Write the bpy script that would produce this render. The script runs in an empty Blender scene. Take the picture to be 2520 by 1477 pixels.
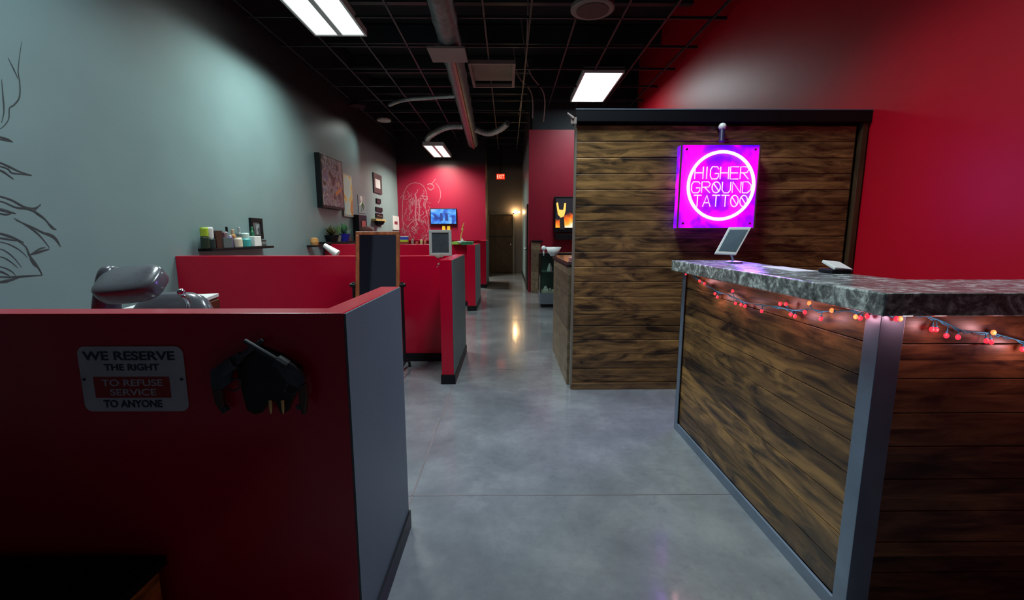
import bpy, bmesh, math, random
from mathutils import Vector, Matrix, Euler
random.seed(7)
C = bpy.context.scene.collection
PI = math.pi

# ---------------------------------------------------------------- camera model (photo 2520x1477)
FPX = 1081.0; CAMH = 1.35; PITCH = math.atan(161/1081); YAW = math.atan(10/1081)
_c, _s, _cw, _sw = math.cos(PITCH), math.sin(PITCH), math.cos(YAW), math.sin(YAW)
def ray(x, y):
    u = (x-1260)/FPX; v = (738.5-y)/FPX
    b = _c+v*_s
    return (u*_cw+b*_sw, -u*_sw+b*_cw, -_s+v*_c)
def onY(x, y, Y):
    r = ray(x, y); t = Y/r[1]; return Vector((r[0]*t, Y, CAMH+r[2]*t))
def onX(x, y, X):
    r = ray(x, y); t = X/r[0]; return Vector((X, r[1]*t, CAMH+r[2]*t))
def onZ(x, y, Z):
    r = ray(x, y); t = (Z-CAMH)/r[2]; return Vector((r[0]*t, r[1]*t, Z))

# ---------------------------------------------------------------- mesh builder
class MB:
    def __init__(s): s.bm = bmesh.new()
    def box(s, x0, x1, y0, y1, z0, z1, m=None):
        vs = [s.bm.verts.new((x, y, z)) for x in (x0, x1) for y in (y0, y1) for z in (z0, z1)]
        if m is not None:
            for v in vs: v.co = m @ v.co
        for f in ((0,1,3,2),(4,6,7,5),(0,4,5,1),(2,3,7,6),(0,2,6,4),(1,5,7,3)):
            s.bm.faces.new([vs[i] for i in f])
        return s
    def ring(s, c, ax, r, n, up=None):
        ax = ax.normalized()
        u = ax.cross(up if up else (Vector((0,0,1)) if abs(ax.z) < .9 else Vector((1,0,0)))).normalized()
        w = ax.cross(u)
        return [s.bm.verts.new(c+(u*math.cos(2*PI*i/n)+w*math.sin(2*PI*i/n))*r) for i in range(n)]
    def skin(s, rings, cap=True, closed=False):
        n = len(rings[0]); L = len(rings)
        for k in range(L if closed else L-1):
            a, b = rings[k], rings[(k+1) % L]
            for i in range(n):
                s.bm.faces.new((a[i], a[(i+1) % n], b[(i+1) % n], b[i]))
        if cap and not closed:
            s.bm.faces.new(rings[0][::-1]); s.bm.faces.new(rings[-1])
    def cyl(s, p0, p1, r0, r1=None, n=16):
        p0, p1 = Vector(p0), Vector(p1); r1 = r0 if r1 is None else r1
        s.skin([s.ring(p0, p1-p0, r0, n), s.ring(p1, p1-p0, r1, n)]); return s
    def tube(s, pts, r, n=8, closed=False, up=None, taper=False):
        pts = [Vector(p) for p in pts]; R = []
        L = len(pts)
        if up is None:
            d0 = pts[-1]-pts[0]
        for i, p in enumerate(pts):
            if closed: d = pts[(i+1) % L]-pts[i-1]
            else: d = pts[min(i+1, L-1)]-pts[max(i-1, 0)]
            if d.length < 1e-7: d = Vector((1,0,0))
            rr = r*(1-.7*abs(2*i/(L-1)-1)) if taper and L > 1 else r
            R.append(s.ring(p, d, rr, n, up))
        s.skin(R, closed=closed); return s
    def lathe(s, c, prof, n=20, m=None):
        c = Vector(c); R = []
        for r, z in prof:
            R.append([s.bm.verts.new((m @ Vector((r*math.cos(2*PI*i/n), r*math.sin(2*PI*i/n), z)) if m else Vector((r*math.cos(2*PI*i/n), r*math.sin(2*PI*i/n), z)))+c) for i in range(n)])
        s.skin(R); return s
    def ball(s, c, r, n=10, sc=(1,1,1)):
        c = Vector(c)
        g = bmesh.ops.create_uvsphere(s.bm, u_segments=n, v_segments=max(6, n-2), radius=r)
        for v in g['verts']: v.co = Vector((v.co.x*sc[0], v.co.y*sc[1], v.co.z*sc[2]))+c
        return s
    def prism(s, pts, off):
        off = Vector(off)
        a = [s.bm.verts.new(Vector(p)) for p in pts]; b = [s.bm.verts.new(Vector(p)+off) for p in pts]
        s.bm.faces.new(a[::-1]); s.bm.faces.new(b); n = len(a)
        for i in range(n): s.bm.faces.new((a[i], a[(i+1) % n], b[(i+1) % n], b[i]))
        return s
    def frame(s, x0, x1, z0, z1, w, y0, y1):   # picture-frame ring facing Y
        s.box(x0, x1, y0, y1, z1-w, z1); s.box(x0, x1, y0, y1, z0, z0+w)
        s.box(x0, x0+w, y0, y1, z0+w, z1-w); s.box(x1-w, x1, y0, y1, z0+w, z1-w); return s
    def frameX(s, y0, y1, z0, z1, w, x0, x1):
        s.box(x0, x1, y0, y1, z1-w, z1); s.box(x0, x1, y0, y1, z0, z0+w)
        s.box(x0, x1, y0, y0+w, z0+w, z1-w); s.box(x0, x1, y1-w, y1, z0+w, z1-w); return s
    def build(s, name, mat, parent=None, bevel=0, smooth=False, seg=2, local=False):
        bmesh.ops.recalc_face_normals(s.bm, faces=s.bm.faces)
        me = bpy.data.meshes.new(name); s.bm.to_mesh(me); s.bm.free()
        me.materials.append(mat)
        o = bpy.data.objects.new(name, me); C.objects.link(o)
        if parent:
            o.parent = parent
            if not local: me.transform(Matrix.Translation(-wloc(parent)))
        else:
            xs = [v.co.x for v in me.vertices]; ys = [v.co.y for v in me.vertices]; zs = [v.co.z for v in me.vertices]
            og = Vector(((min(xs)+max(xs))/2, (min(ys)+max(ys))/2, min(zs)))
            if not local:
                me.transform(Matrix.Translation(-og)); o.location = og
        if smooth:
            for p in me.polygons: p.use_smooth = True
        if bevel:
            b = o.modifiers.new('bevel', 'BEVEL'); b.width = bevel; b.segments = seg; b.limit_method = 'ANGLE'
        return o
def wloc(o):
    v = Vector(o.location); p = o.parent
    while p: v += Vector(p.location); p = p.parent
    return v
def B(*a): return MB().box(*a)
def tag(o, label=None, cat=None, group=None, kind=None):
    if label: o['label'] = label
    if cat: o['category'] = cat
    if group: o['group'] = group
    if kind: o['kind'] = kind
    return o
def thing(name, label, cat, loc=(0,0,0), group=None):
    o = bpy.data.objects.new(name, None); C.objects.link(o); o.location = loc; o.empty_display_size = .05
    return tag(o, label, cat, group)
def struct(o): o['kind'] = 'structure'; return o
def copytree(o, parent=None):
    c = o.copy(); C.objects.link(c); c.parent = parent
    for ch in [x for x in bpy.data.objects if x.parent == o]: copytree(ch, c)
    return c
def polyS(pts, n=6):   # Catmull-Rom smoothing
    pts = [Vector(p) for p in pts]; out = []
    for i in range(len(pts)-1):
        a, b, c, d = pts[max(i-1,0)], pts[i], pts[i+1], pts[min(i+2, len(pts)-1)]
        for k in range(n):
            t = k/n
            out.append(.5*((2*b)+(c-a)*t+(2*a-5*b+4*c-d)*t*t+(3*b-a-3*c+d)*t**3))
    out.append(pts[-1]); return out

# ---------------------------------------------------------------- materials
def newmat(name):
    m = bpy.data.materials.new(name); m.use_nodes = True
    nt = m.node_tree; return m, nt, nt.nodes['Principled BSDF']
def N(nt, t, **k):
    n = nt.nodes.new(t)
    for a, v in k.items():
        if a in n.inputs: n.inputs[a].default_value = v
        else: setattr(n, a, v)
    return n
def coords(nt, scale=(1,1,1), world=True):
    m = N(nt, 'ShaderNodeMapping'); m.inputs['Scale'].default_value = scale
    if world:
        g = N(nt, 'ShaderNodeNewGeometry'); nt.links.new(g.outputs['Position'], m.inputs['Vector'])
    else:
        g = N(nt, 'ShaderNodeTexCoord'); nt.links.new(g.outputs['Object'], m.inputs['Vector'])
    return m
def ramp(nt, src, stops):
    r = N(nt, 'ShaderNodeValToRGB'); e = r.color_ramp.elements
    while len(e) < len(stops): e.new(.5)
    for q, (p, c) in zip(e, stops): q.position = p; q.color = (*c, 1)
    nt.links.new(src, r.inputs[0]); return r
def paint(name, col, rough=.5, var=.06, bump=.15, metal=0, scale=3, spec=.5, coat=0, bscale=180):
    m, nt, p = newmat(name)
    mp = coords(nt)
    n = N(nt, 'ShaderNodeTexNoise', Scale=scale, Detail=5.0); nt.links.new(mp.outputs[0], n.inputs['Vector'])
    r = ramp(nt, n.outputs[0], [(.3, [c*(1-var) for c in col]), (.7, [min(1, c*(1+var)) for c in col])])
    nt.links.new(r.outputs[0], p.inputs['Base Color'])
    p.inputs['Roughness'].default_value = rough; p.inputs['Metallic'].default_value = metal
    p.inputs['Specular IOR Level'].default_value = spec; p.inputs['Coat Weight'].default_value = coat
    if bump:
        n2 = N(nt, 'ShaderNodeTexNoise', Scale=bscale, Detail=2.0); nt.links.new(mp.outputs[0], n2.inputs['Vector'])
        b = N(nt, 'ShaderNodeBump', Strength=bump, Distance=.002); nt.links.new(n2.outputs[0], b.inputs['Height'])
        nt.links.new(b.outputs[0], p.inputs['Normal'])
    return m
def glow(name, col, strength, base=None):
    m, nt, p = newmat(name)
    p.inputs['Base Color'].default_value = (*(base or col), 1)
    p.inputs['Emission Color'].default_value = (*col, 1); p.inputs['Emission Strength'].default_value = strength
    return m
def wood(name, light, dark, axis='x', plank=.13, rough=.45, z0=0, knots=True, contrast=1.0):
    """boards stacked in z, grain along axis; per-board tone and grain offset"""
    m, nt, p = newmat(name)
    g = N(nt, 'ShaderNodeNewGeometry'); sep = N(nt, 'ShaderNodeSeparateXYZ'); nt.links.new(g.outputs['Position'], sep.inputs[0])
    d = N(nt, 'ShaderNodeMath', operation='SUBTRACT'); nt.links.new(sep.outputs[2], d.inputs[0]); d.inputs[1].default_value = z0
    d2 = N(nt, 'ShaderNodeMath', operation='DIVIDE'); nt.links.new(d.outputs[0], d2.inputs[0]); d2.inputs[1].default_value = plank
    fl = N(nt, 'ShaderNodeMath', operation='FLOOR'); nt.links.new(d2.outputs[0], fl.inputs[0])
    wn = N(nt, 'ShaderNodeTexWhiteNoise', noise_dimensions='1D'); nt.links.new(fl.outputs[0], wn.inputs['W'])
    off = N(nt, 'ShaderNodeVectorMath', operation='SCALE'); nt.links.new(wn.outputs['Color'], off.inputs[0]); off.inputs['Scale'].default_value = 23
    add = N(nt, 'ShaderNodeVectorMath', operation='ADD'); nt.links.new(g.outputs['Position'], add.inputs[0]); nt.links.new(off.outputs[0], add.inputs[1])
    def mp(sc):
        q = N(nt, 'ShaderNodeMapping'); q.inputs['Scale'].default_value = sc; nt.links.new(add.outputs[0], q.inputs[0]); return q
    st = {'x': (2.4, 11, 11), 'y': (11, 2.4, 11), 'z': (11, 11, 2.4)}[axis]
    st2 = {'x': (3.0, 60, 60), 'y': (60, 3.0, 60), 'z': (60, 60, 3.0)}[axis]
    st3 = {'x': (2.6, 7, 7), 'y': (7, 2.6, 7), 'z': (7, 7, 2.6)}[axis]
    n1 = N(nt, 'ShaderNodeTexNoise', Scale=1.0, Detail=5.0, Roughness=.6, Distortion=1.5); nt.links.new(mp(st).outputs[0], n1.inputs['Vector'])
    n2 = N(nt, 'ShaderNodeTexNoise', Scale=1.0, Detail=4.0); nt.links.new(mp(st2).outputs[0], n2.inputs['Vector'])
    n3 = N(nt, 'ShaderNodeTexVoronoi', Scale=1.0); nt.links.new(mp(st3).outputs[0], n3.inputs['Vector'])
    mid = [(a+b)/2 for a, b in zip(light, dark)]
    r1 = ramp(nt, n1.outputs[0], [(.5-.16*contrast, dark), (.5, mid), (.5+.14*contrast, light)])
    r2 = ramp(nt, n2.outputs[0], [(.3, (.72,.72,.72)), (.65, (1.1,1.1,1.1))])
    mx = N(nt, 'ShaderNodeMix', data_type='RGBA', blend_type='MULTIPLY'); mx.inputs[0].default_value = 1
    nt.links.new(r1.outputs[0], mx.inputs[6]); nt.links.new(r2.outputs[0], mx.inputs[7])
    r3 = ramp(nt, n3.outputs['Distance'], [(.05, (.22,.2,.2)), (.24, (1,1,1))])
    mx2 = N(nt, 'ShaderNodeMix', data_type='RGBA', blend_type='MULTIPLY'); mx2.inputs[0].default_value = .8 if knots else 0
    nt.links.new(mx.outputs[2], mx2.inputs[6]); nt.links.new(r3.outputs[0], mx2.inputs[7])
    r4 = ramp(nt, wn.outputs['Value'], [(0, (.55,.52,.5)), (1, (1.25,1.2,1.15))])
    mx3 = N(nt, 'ShaderNodeMix', data_type='RGBA', blend_type='MULTIPLY'); mx3.inputs[0].default_value = 1
    nt.links.new(mx2.outputs[2], mx3.inputs[6]); nt.links.new(r4.outputs[0], mx3.inputs[7])
    nt.links.new(mx3.outputs[2], p.inputs['Base Color'])
    p.inputs['Roughness'].default_value = rough
    b = N(nt, 'ShaderNodeBump', Strength=.25, Distance=.003); nt.links.new(n2.outputs[0], b.inputs['Height']); nt.links.new(b.outputs[0], p.inputs['Normal'])
    return m

def wall_two_tone(name, low, high, zc, soft=.07, rough=.45):
    """lower paint colour, dark paint above height zc with a soft edge painting in the light cutoff of the lamps"""
    m, nt, p = newmat(name)
    mp = coords(nt)
    n = N(nt, 'ShaderNodeTexNoise', Scale=1.2, Detail=4.0); nt.links.new(mp.outputs[0], n.inputs['Vector'])
    r = ramp(nt, n.outputs[0], [(.3, [c*.94 for c in low]), (.7, [c*1.06 for c in low])])
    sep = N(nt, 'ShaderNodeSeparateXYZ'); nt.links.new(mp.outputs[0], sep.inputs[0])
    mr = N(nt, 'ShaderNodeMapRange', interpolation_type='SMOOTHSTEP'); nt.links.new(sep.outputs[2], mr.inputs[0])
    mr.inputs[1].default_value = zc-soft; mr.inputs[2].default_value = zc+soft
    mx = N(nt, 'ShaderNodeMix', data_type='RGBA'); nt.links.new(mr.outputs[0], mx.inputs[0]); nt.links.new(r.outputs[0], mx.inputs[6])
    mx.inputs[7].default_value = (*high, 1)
    nt.links.new(mx.outputs[2], p.inputs['Base Color']); p.inputs['Roughness'].default_value = rough
    n2 = N(nt, 'ShaderNodeTexNoise', Scale=120, Detail=2.0); nt.links.new(mp.outputs[0], n2.inputs['Vector'])
    b = N(nt, 'ShaderNodeBump', Strength=.12, Distance=.002); nt.links.new(n2.outputs[0], b.inputs['Height']); nt.links.new(b.outputs[0], p.inputs['Normal'])
    return m

RED = (.34, .0008, .016); GREY = (.175, .265, .275)
M = {}
M['red'] = paint('red_paint', (.42, .0006, .022), .24, .04, .05, spec=.5)
M['grey'] = paint('slate_paint', (.085, .125, .132), .5, .04, .12, spec=.2)
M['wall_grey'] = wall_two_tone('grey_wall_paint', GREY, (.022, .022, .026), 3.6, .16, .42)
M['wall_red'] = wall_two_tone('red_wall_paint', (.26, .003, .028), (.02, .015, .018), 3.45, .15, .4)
M['wall_red2'] = paint('red_wall_gloss', (.62, .0008, .016), .42, .04, .05, spec=.65)
M['part_red'] = paint('red_partition_paint', (.22, .002, .018), .45, .04, .1)
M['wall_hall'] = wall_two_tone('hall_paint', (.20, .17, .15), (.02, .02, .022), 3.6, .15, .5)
M['black'] = paint('black_trim', (.005, .006, .008), .45, .2, 0, spec=.22)
M['deck'] = paint('black_deck', (.006, .010, .014), .8, .3, 0, scale=6)
M['bar'] = paint('dark_grid_bar', (.026, .038, .042), .45, .2, 0)
M['steel'] = paint('brushed_steel', (.16, .21, .29), .42, .12, .1, metal=.35, scale=9)
M['galv'] = paint('galvanised_duct', (.15, .17, .175), .45, .3, .1, metal=.35, scale=12)
M['beige'] = paint('beige_panel', (.23, .185, .17), .6, .1, .1)
M['tan'] = paint('tan_grille', (.16, .15, .12), .6, .2, .2)
M['wood_wall'] = wood('burnt_board', (.29, .165, .058), (.026, .014, .007), 'x', .1275, .4)
M['wood_front'] = wood('burnt_board_front', (.24, .12, .05), (.035, .017, .012), 'x', .118, .4)
M['wood_side'] = wood('burnt_board_side', (.30, .165, .055), (.03, .016, .010), 'y', .118, .42, contrast=.9)
M['wood_pale'] = wood('weathered_board', (.24, .19, .12), (.10, .075, .045), 'y', .5, .5, contrast=1.3)
M['wood_trim'] = wood('wood_trim', (.20, .12, .05), (.06, .03, .015), 'x', 5, .45, knots=False)
M['frame_wood'] = wood('mirror_frame_wood', (.40, .12, .045), (.18, .05, .02), 'z', 5, .35, knots=False)
M['table_wood'] = wood('table_wood', (.6, .24, .04), (.08, .025, .006), 'y', 5, .35, knots=False)
M['cab_wood'] = wood('cabinet_wood', (.12, .035, .015), (.05, .015, .008), 'x', 5, .4, knots=False)
M['door_wood'] = wood('door_wood', (.16, .10, .045), (.10, .06, .026), 'z', 9, .5, knots=False)
M['white'] = paint('white_laminate', (.75, .76, .74), .35, .02, 0)
M['offwhite'] = paint('white_plastic', (.60, .62, .62), .35, .04, 0)
M['sign_white'] = paint('sign_enamel', (.42, .43, .47), .3, .12, .05, scale=9)
M['ink'] = paint('sign_ink', (.02, .022, .035), .4, .1, 0)
M['sign_red'] = paint('sign_red', (.30, .006, .006), .35, .1, 0)
M['vinyl'] = paint('black_vinyl', (.075, .082, .095), .30, .1, .3, coat=.5, bscale=60)
M['chrome'] = paint('chrome', (.55, .57, .6), .15, .05, 0, metal=1)
M['iron'] = paint('dark_iron', (.045, .052, .06), .6, .4, .2, metal=.15, scale=40)
M['brown'] = paint('grip_brown', (.05, .022, .012), .4, .25, .1, scale=30)
M['shield'] = paint('shield_dark', (.006, .006, .006), .6, .3, .3, scale=20)
M['brass'] = paint('brass', (.62, .42, .16), .3, .1, 0, metal=.6)
M['mirror'] = paint('mirror_glass', (.5, .52, .56), .04, 0.01, 0, metal=1)
M['slate'] = paint('slate_board', (.03, .042, .052), .55, .25, 0, scale=30)
M['greyframe'] = paint('grey_frame', (.36, .38, .36), .5, .1, .1)
M['marker'] = paint('mural_ink', (.035, .045, .05), .6, .1, 0)
M['chalk'] = paint('mural_chalk', (.30, .085, .12), .6, .15, 0)
M['mat'] = paint('door_mat', (.045, .028, .018), .9, .2, .6, scale=30, bscale=60)
def col(name, c, rough=.4): return paint(name, c, rough, .06, 0)

# polished concrete
def concrete():
    m, nt, p = newmat('polished_concrete')
    mp = coords(nt)
    n1 = N(nt, 'ShaderNodeTexNoise', Scale=1.7, Detail=8.0, Roughness=.68, Distortion=.15); nt.links.new(mp.outputs[0], n1.inputs['Vector'])
    n2 = N(nt, 'ShaderNodeTexNoise', Scale=14, Detail=6.0, Roughness=.7); nt.links.new(mp.outputs[0], n2.inputs['Vector'])
    r1 = ramp(nt, n1.outputs[0], [(.34, (.115,.128,.14)), (.5, (.155,.168,.182)), (.66, (.215,.23,.24))])
    r2 = ramp(nt, n2.outputs[0], [(.25, (.78,.78,.8)), (.5, (1,1,1))])
    mx = N(nt, 'ShaderNodeMix', data_type='RGBA', blend_type='MULTIPLY'); mx.inputs[0].default_value = .8
    nt.links.new(r1.outputs[0], mx.inputs[6]); nt.links.new(r2.outputs[0], mx.inputs[7]); nt.links.new(mx.outputs[2], p.inputs['Base Color'])
    r3 = ramp(nt, n2.outputs[0], [(.35, (.27,)*3), (.65, (.19,)*3)]); nt.links.new(r3.outputs[0], p.inputs['Roughness'])
    n3 = N(nt, 'ShaderNodeTexNoise', Scale=5, Detail=5.0); nt.links.new(mp.outputs[0], n3.inputs['Vector'])
    b = N(nt, 'ShaderNodeBump', Strength=.22, Distance=.01); nt.links.new(n3.outputs[0], b.inputs['Height']); nt.links.new(b.outputs[0], p.inputs['Normal'])
    p.inputs['Coat Weight'].default_value = .6; p.inputs['Coat Roughness'].default_value = .1
    p.inputs['Specular IOR Level'].default_value = .7
    return m
M['concrete'] = concrete()
def granite():
    m, nt, p = newmat('grey_granite')
    mp = coords(nt)
    n1 = N(nt, 'ShaderNodeTexNoise', Scale=9, Detail=8.0, Roughness=.7, Distortion=2.2); nt.links.new(mp.outputs[0], n1.inputs['Vector'])
    n2 = N(nt, 'ShaderNodeTexNoise', Scale=60, Detail=3.0); nt.links.new(mp.outputs[0], n2.inputs['Vector'])
    r1 = ramp(nt, n1.outputs[0], [(.34, (.07,.085,.082)), (.5, (.20,.225,.22)), (.62, (.62,.68,.66))])
    r2 = ramp(nt, n2.outputs[0], [(.35, (.5,.5,.5)), (.65, (1.3,1.3,1.3))])
    mx = N(nt, 'ShaderNodeMix', data_type='RGBA', blend_type='MULTIPLY'); mx.inputs[0].default_value = .8
    nt.links.new(r1.outputs[0], mx.inputs[6]); nt.links.new(r2.outputs[0], mx.inputs[7]); nt.links.new(mx.outputs[2], p.inputs['Base Color'])
    p.inputs['Roughness'].default_value = .16
    b = N(nt, 'ShaderNodeBump', Strength=.25, Distance=.006); nt.links.new(n1.outputs[0], b.inputs['Height']); nt.links.new(b.outputs[0], p.inputs['Normal'])
    return m
M['granite'] = granite()

# ---------------------------------------------------------------- the setting
XL, XR, ZC = -3.45, 2.93, 4.2
fl = MB(); fl.box(XL-.1, XR+.1, -2.5, 16, -.1, 0)
struct(fl.build('floor', M['concrete']))
joint = MB()
joint.box(-.505, -.497, -2.5, 15.5, .0, .0012)
for y in (-1.0, 2.12, 4.3, 6.9, 9.6, 12.3): joint.box(XL, XR, y, y+.004, 0, .0012)
M['joint'] = paint('floor_joint', (.13, .105, .11), .5, .2, 0)
struct(joint.build('trim_1', M['joint']))
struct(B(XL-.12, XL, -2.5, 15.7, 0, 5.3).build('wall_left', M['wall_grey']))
struct(B(XR, XR+.12, -2.5, 10.5, 0, 5.3).build('wall_right', M['wall_red2']))
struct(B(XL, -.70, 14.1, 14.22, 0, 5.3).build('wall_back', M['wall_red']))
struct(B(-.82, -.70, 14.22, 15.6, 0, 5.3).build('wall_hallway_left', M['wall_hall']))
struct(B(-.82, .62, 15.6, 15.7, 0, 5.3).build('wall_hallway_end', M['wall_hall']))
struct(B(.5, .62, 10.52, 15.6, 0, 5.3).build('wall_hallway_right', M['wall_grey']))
struct(B(.5, XR, 10.4, 10.52, 0, 3.70).build('wall_partition', M['part_red']))
struct(B(.56, XR, 10.43, 10.49, 3.70, 5.3).build('wall_upper', M['deck']))
struct(B(XL-.1, XR+.1, -2.5, 15.7, 5.3, 5.4).build('ceiling', M['deck']))
g = MB()
xs = [-3.36+.61*i for i in range(11)]
for x in xs: g.box(x-.012, x+.012, -2.5, 15.5, ZC-.004, ZC); g.box(x-.003, x+.003, -2.5, 15.5, ZC, ZC+.035)
y = -1.9
while y < 15.4:
    g.box(XL, XR, y-.012, y+.012, ZC-.004, ZC); g.box(XL, XR, y-.003, y+.003, ZC, ZC+.035); y += .915
struct(g.build('trim_2', M['bar']))
g = MB()
for y in [0, 1.5, 3, 4.5, 6, 7.5, 9, 10.5, 12, 13.5]: g.box(XL, XR, y, y+.1, 4.95, 5.28)
struct(g.build('trim_3', M['bar']))
# black base along left / hall walls
for n, a in (('left', (XL, XL+.012, -2.5, 14.1)), ('right', (XR-.012, XR, 4.0, 10.4)), ('hallway', (.488, .5, 11.7, 15.6))):
    struct(B(*a, 0, .1).build('baseboard_'+n, M['black']))
struct(B(.484, .5, 10.40, 10.54, 0, 3.70).build('trim_4', M['part_red']))

# feature wall of burnt boards
fw = MB(); pl = .1275; z = .06
WX0, WX1, WY = .555, 2.845, 3.72
k = 0
while z < 2.2:
    z1 = min(z+pl, 2.25)
    fw.box(WX0, WX1, WY, WY+.02, z+.001, z1-.001); z = z1; k += 1
fwo = fw.build('wall_feature', M['wood_wall'], bevel=.006); struct(fwo)
struct(B(WX0+.002, XR-.005, WY+.019, WY+.11, 0, 2.34).build('wall_feature_core', M['black']))
fc = B(WX0-.01, XR-.004, WY-.045, WY+.115, 2.245, 2.335).build('trim_5', paint('black_header', (.004,.005,.007), .42, .1, 0, spec=.25), bevel=.004); struct(fc)
struct(B(WX0-.012, XR-.004, WY-.048, WY-.03, 2.335, 2.342).build('trim_6', M['steel']))
struct(B(WX0-.012, WX0+.006, WY-.012, WY+.02, 0, 2.245).build('trim_7', paint('corner_metal', (.22,.2,.16), .4, .1, 0, metal=.4)))
struct(B(WX0, WX1+.06, WY-.018, WY, 0, .06).build('trim_8', M['wood_trim'], bevel=.003))
struct(B(2.87, 2.915, WY-.03, WY+.018, 0, 2.245).build('trim_9', wood('side_trim', (.09,.05,.02), (.04,.02,.01), 'z', 9, .5, knots=False), bevel=.003))

# doors
d = B(-.66, .17, 15.55, 15.595, .01, 2.04).build('door_1', M['door_wood'], bevel=.004); struct(d)
M_panel = paint('door_groove', (.02,.013,.008), .6, .1, 0)
MB().box(-.66, .17, 15.543, 15.552, 1.27, 1.30).build('rail', M_panel, d)
MB().cyl((.09, 15.55, 1.0), (.09, 15.49, 1.0), .025).build('door_knob', M['chrome'], d, smooth=True)
struct(MB().box(-.695, -.66, 15.52, 15.6, 0, 2.1).box(.17, .235, 15.52, 15.6, 0, 2.1).box(-.695, .235, 15.52, 15.6, 2.04, 2.1).build('trim_10', paint('door_casing', (.30,.26,.20), .45, .05, 0), bevel=.004))
d = B(.46, .498, 10.75, 11.65, .01, 2.08).build('door_2', paint('dark_hall_door', (.02,.022,.024), .45, .2, 0), bevel=.004); struct(d)
MB().cyl((.46, 10.86, 1.0), (.41, 10.86, 1.0), .025).build('door_knob', M['chrome'], d, smooth=True)

# ---------------------------------------------------------------- half walls (red pony walls with slate corridor side)
def halfwall(label, y_ret0, y_ret1, ymain, th, xo, h, chips=(), front_first=False):
    """main wall at y ymain..ymain+th from wall_left to xo; return wall along the corridor at x xo-th..xo"""
    t = thing('half_wall', label, 'half wall', (xo-th/2, ymain, 0), 'red half walls dividing the tattoo stations')
    cl = .006
    out = [(XL+.002, ymain), (xo-th, ymain), (xo-th, y_ret0), (xo-cl, y_ret0), (xo-cl, y_ret1), (xo-th, y_ret1), (xo-th, ymain+th), (XL+.002, ymain+th)]
    if abs(ymain-y_ret0) < 1e-4: out = [out[0]]+out[3:]
    m = MB().prism([(a_, b_, .085) for a_, b_ in out], (0, 0, h-.085))
    m.build('red_panel', M['red'], t, bevel=.004)
    s = MB(); s.box(xo-cl, xo, y_ret0+.0, y_ret1, .085, h-.002)
    tag(s.build('corridor_panel', M['grey'], t), 'slate grey face towards the corridor')
    b = MB()
    b.box(XL+.014, xo-th+.01, ymain-.008, ymain+th+.008, 0, .086)
    b.box(xo-th-.008, xo+.008, y_ret0-.008, y_ret1+.008, 0, .086)
    tag(b.build('base_trim', M['black'], t), 'black rubber base trim')
    return t
H1 = halfwall('nearest half wall, with a metal warning plate and a crossed pistol plaque on its dark red front', 1.23, 1.87, 1.23, .085, -.46, 1.13)
H2 = halfwall('second half wall back, its red front in the light behind the wooden framed mirror', 3.86, 4.97, 4.60, .115, -.487, 1.13)
H3 = halfwall('third half wall back, with the green papers lying on its corner', 7.76, 9.1, 8.3, .15, -.57, 1.17)
H4 = halfwall('farthest half wall, just before the hallway door and brown floor mat', 11.23, 12.6, 11.9, .16, -.55, 1.2)
M['chip'] = paint('bare_plaster', (.32, .22, .17), .8, .3, 0, scale=60)
c = MB()
for (px, py, r) in ((1078, 632, 5), (1086, 630, 6), (1072, 630, 3), (1080, 650, 4), (1076, 657, 2)):
    q = onY(px, py, 4.599); c.ball(q, r*4.6/FPX, 7, (1, .12, .7))
tag(c.build('chipped_paint', M['chip'], H2), 'chipped patch of bare plaster')

# ---------------------------------------------------------------- text helper
def text_mesh(mb, txt, x, z, w, h, y, depth=.0015, bold=0):
    cu = bpy.data.curves.new('t', 'FONT'); cu.body = txt; cu.extrude = .02; cu.offset = bold
    o = bpy.data.objects.new('t', cu); C.objects.link(o)
    bpy.context.view_layer.update()
    me = bpy.data.meshes.new_from_object(o.evaluated_get(bpy.context.evaluated_depsgraph_get()))
    bpy.data.objects.remove(o)
    xs = [v.co.x for v in me.vertices]; ys = [v.co.y for v in me.vertices]
    x0, x1, y0, y1 = min(xs), max(xs), min(ys), max(ys)
    for v in me.vertices:
        a = x+(v.co.x-x0)/(x1-x0)*w; b = z+(v.co.y-y0)/(y1-y0)*h
        v.co = Vector((a, y-(depth if v.co.z > 0 else 0), b))
    mb.bm.from_mesh(me); bpy.data.meshes.remove(me)

# warning plate on nearest half wall
YP = 1.23
a = onY(190, 852, YP); b = onY(455, 1010, YP)
x0, x1 = a.x, onY(450, 852, YP).x; z1, z0 = a.z, onY(212, 1012, YP).z
t = thing('metal_sign', 'white metal plate with black and red refusal notice on the red half wall', 'sign', ((x0+x1)/2, YP, z0))
def rrect(x0, x1, z0, z1, r, y, n=5):
    pts = []
    for cx, cz, a0 in ((x1-r, z1-r, 0), (x0+r, z1-r, 90), (x0+r, z0+r, 180), (x1-r, z0+r, 270)):
        for i in range(n+1):
            an = math.radians(a0+90*i/n); pts.append((cx+r*math.cos(an), y, cz+r*math.sin(an)))
    return pts
MB().prism(rrect(x0, x1, z0, z1, .022, YP-.001), (0, -.003, 0)).build('plate', M['sign_white'], t, bevel=.0008)
W_, H_ = x1-x0, z1-z0
def sx(f): return x0+W_*f
def sz(f): return z0+H_*f
yt = YP-.004
tx = MB()
text_mesh(tx, 'WE RESERVE', sx(.05), sz(.79), W_*.87, H_*.135, yt, bold=.02)
text_mesh(tx, 'THE RIGHT', sx(.24), sz(.635), W_*.52, H_*.10, yt, bold=.02)
tag(tx.build('black_lettering', M['ink'], t), 'black capitals WE RESERVE THE RIGHT')
tx = MB(); text_mesh(tx, 'TO ANYONE', sx(.19), sz(.065), W_*.56, H_*.115, yt, bold=.02)
tag(tx.build('black_lettering', M['ink'], t), 'black capitals TO ANYONE')
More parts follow.
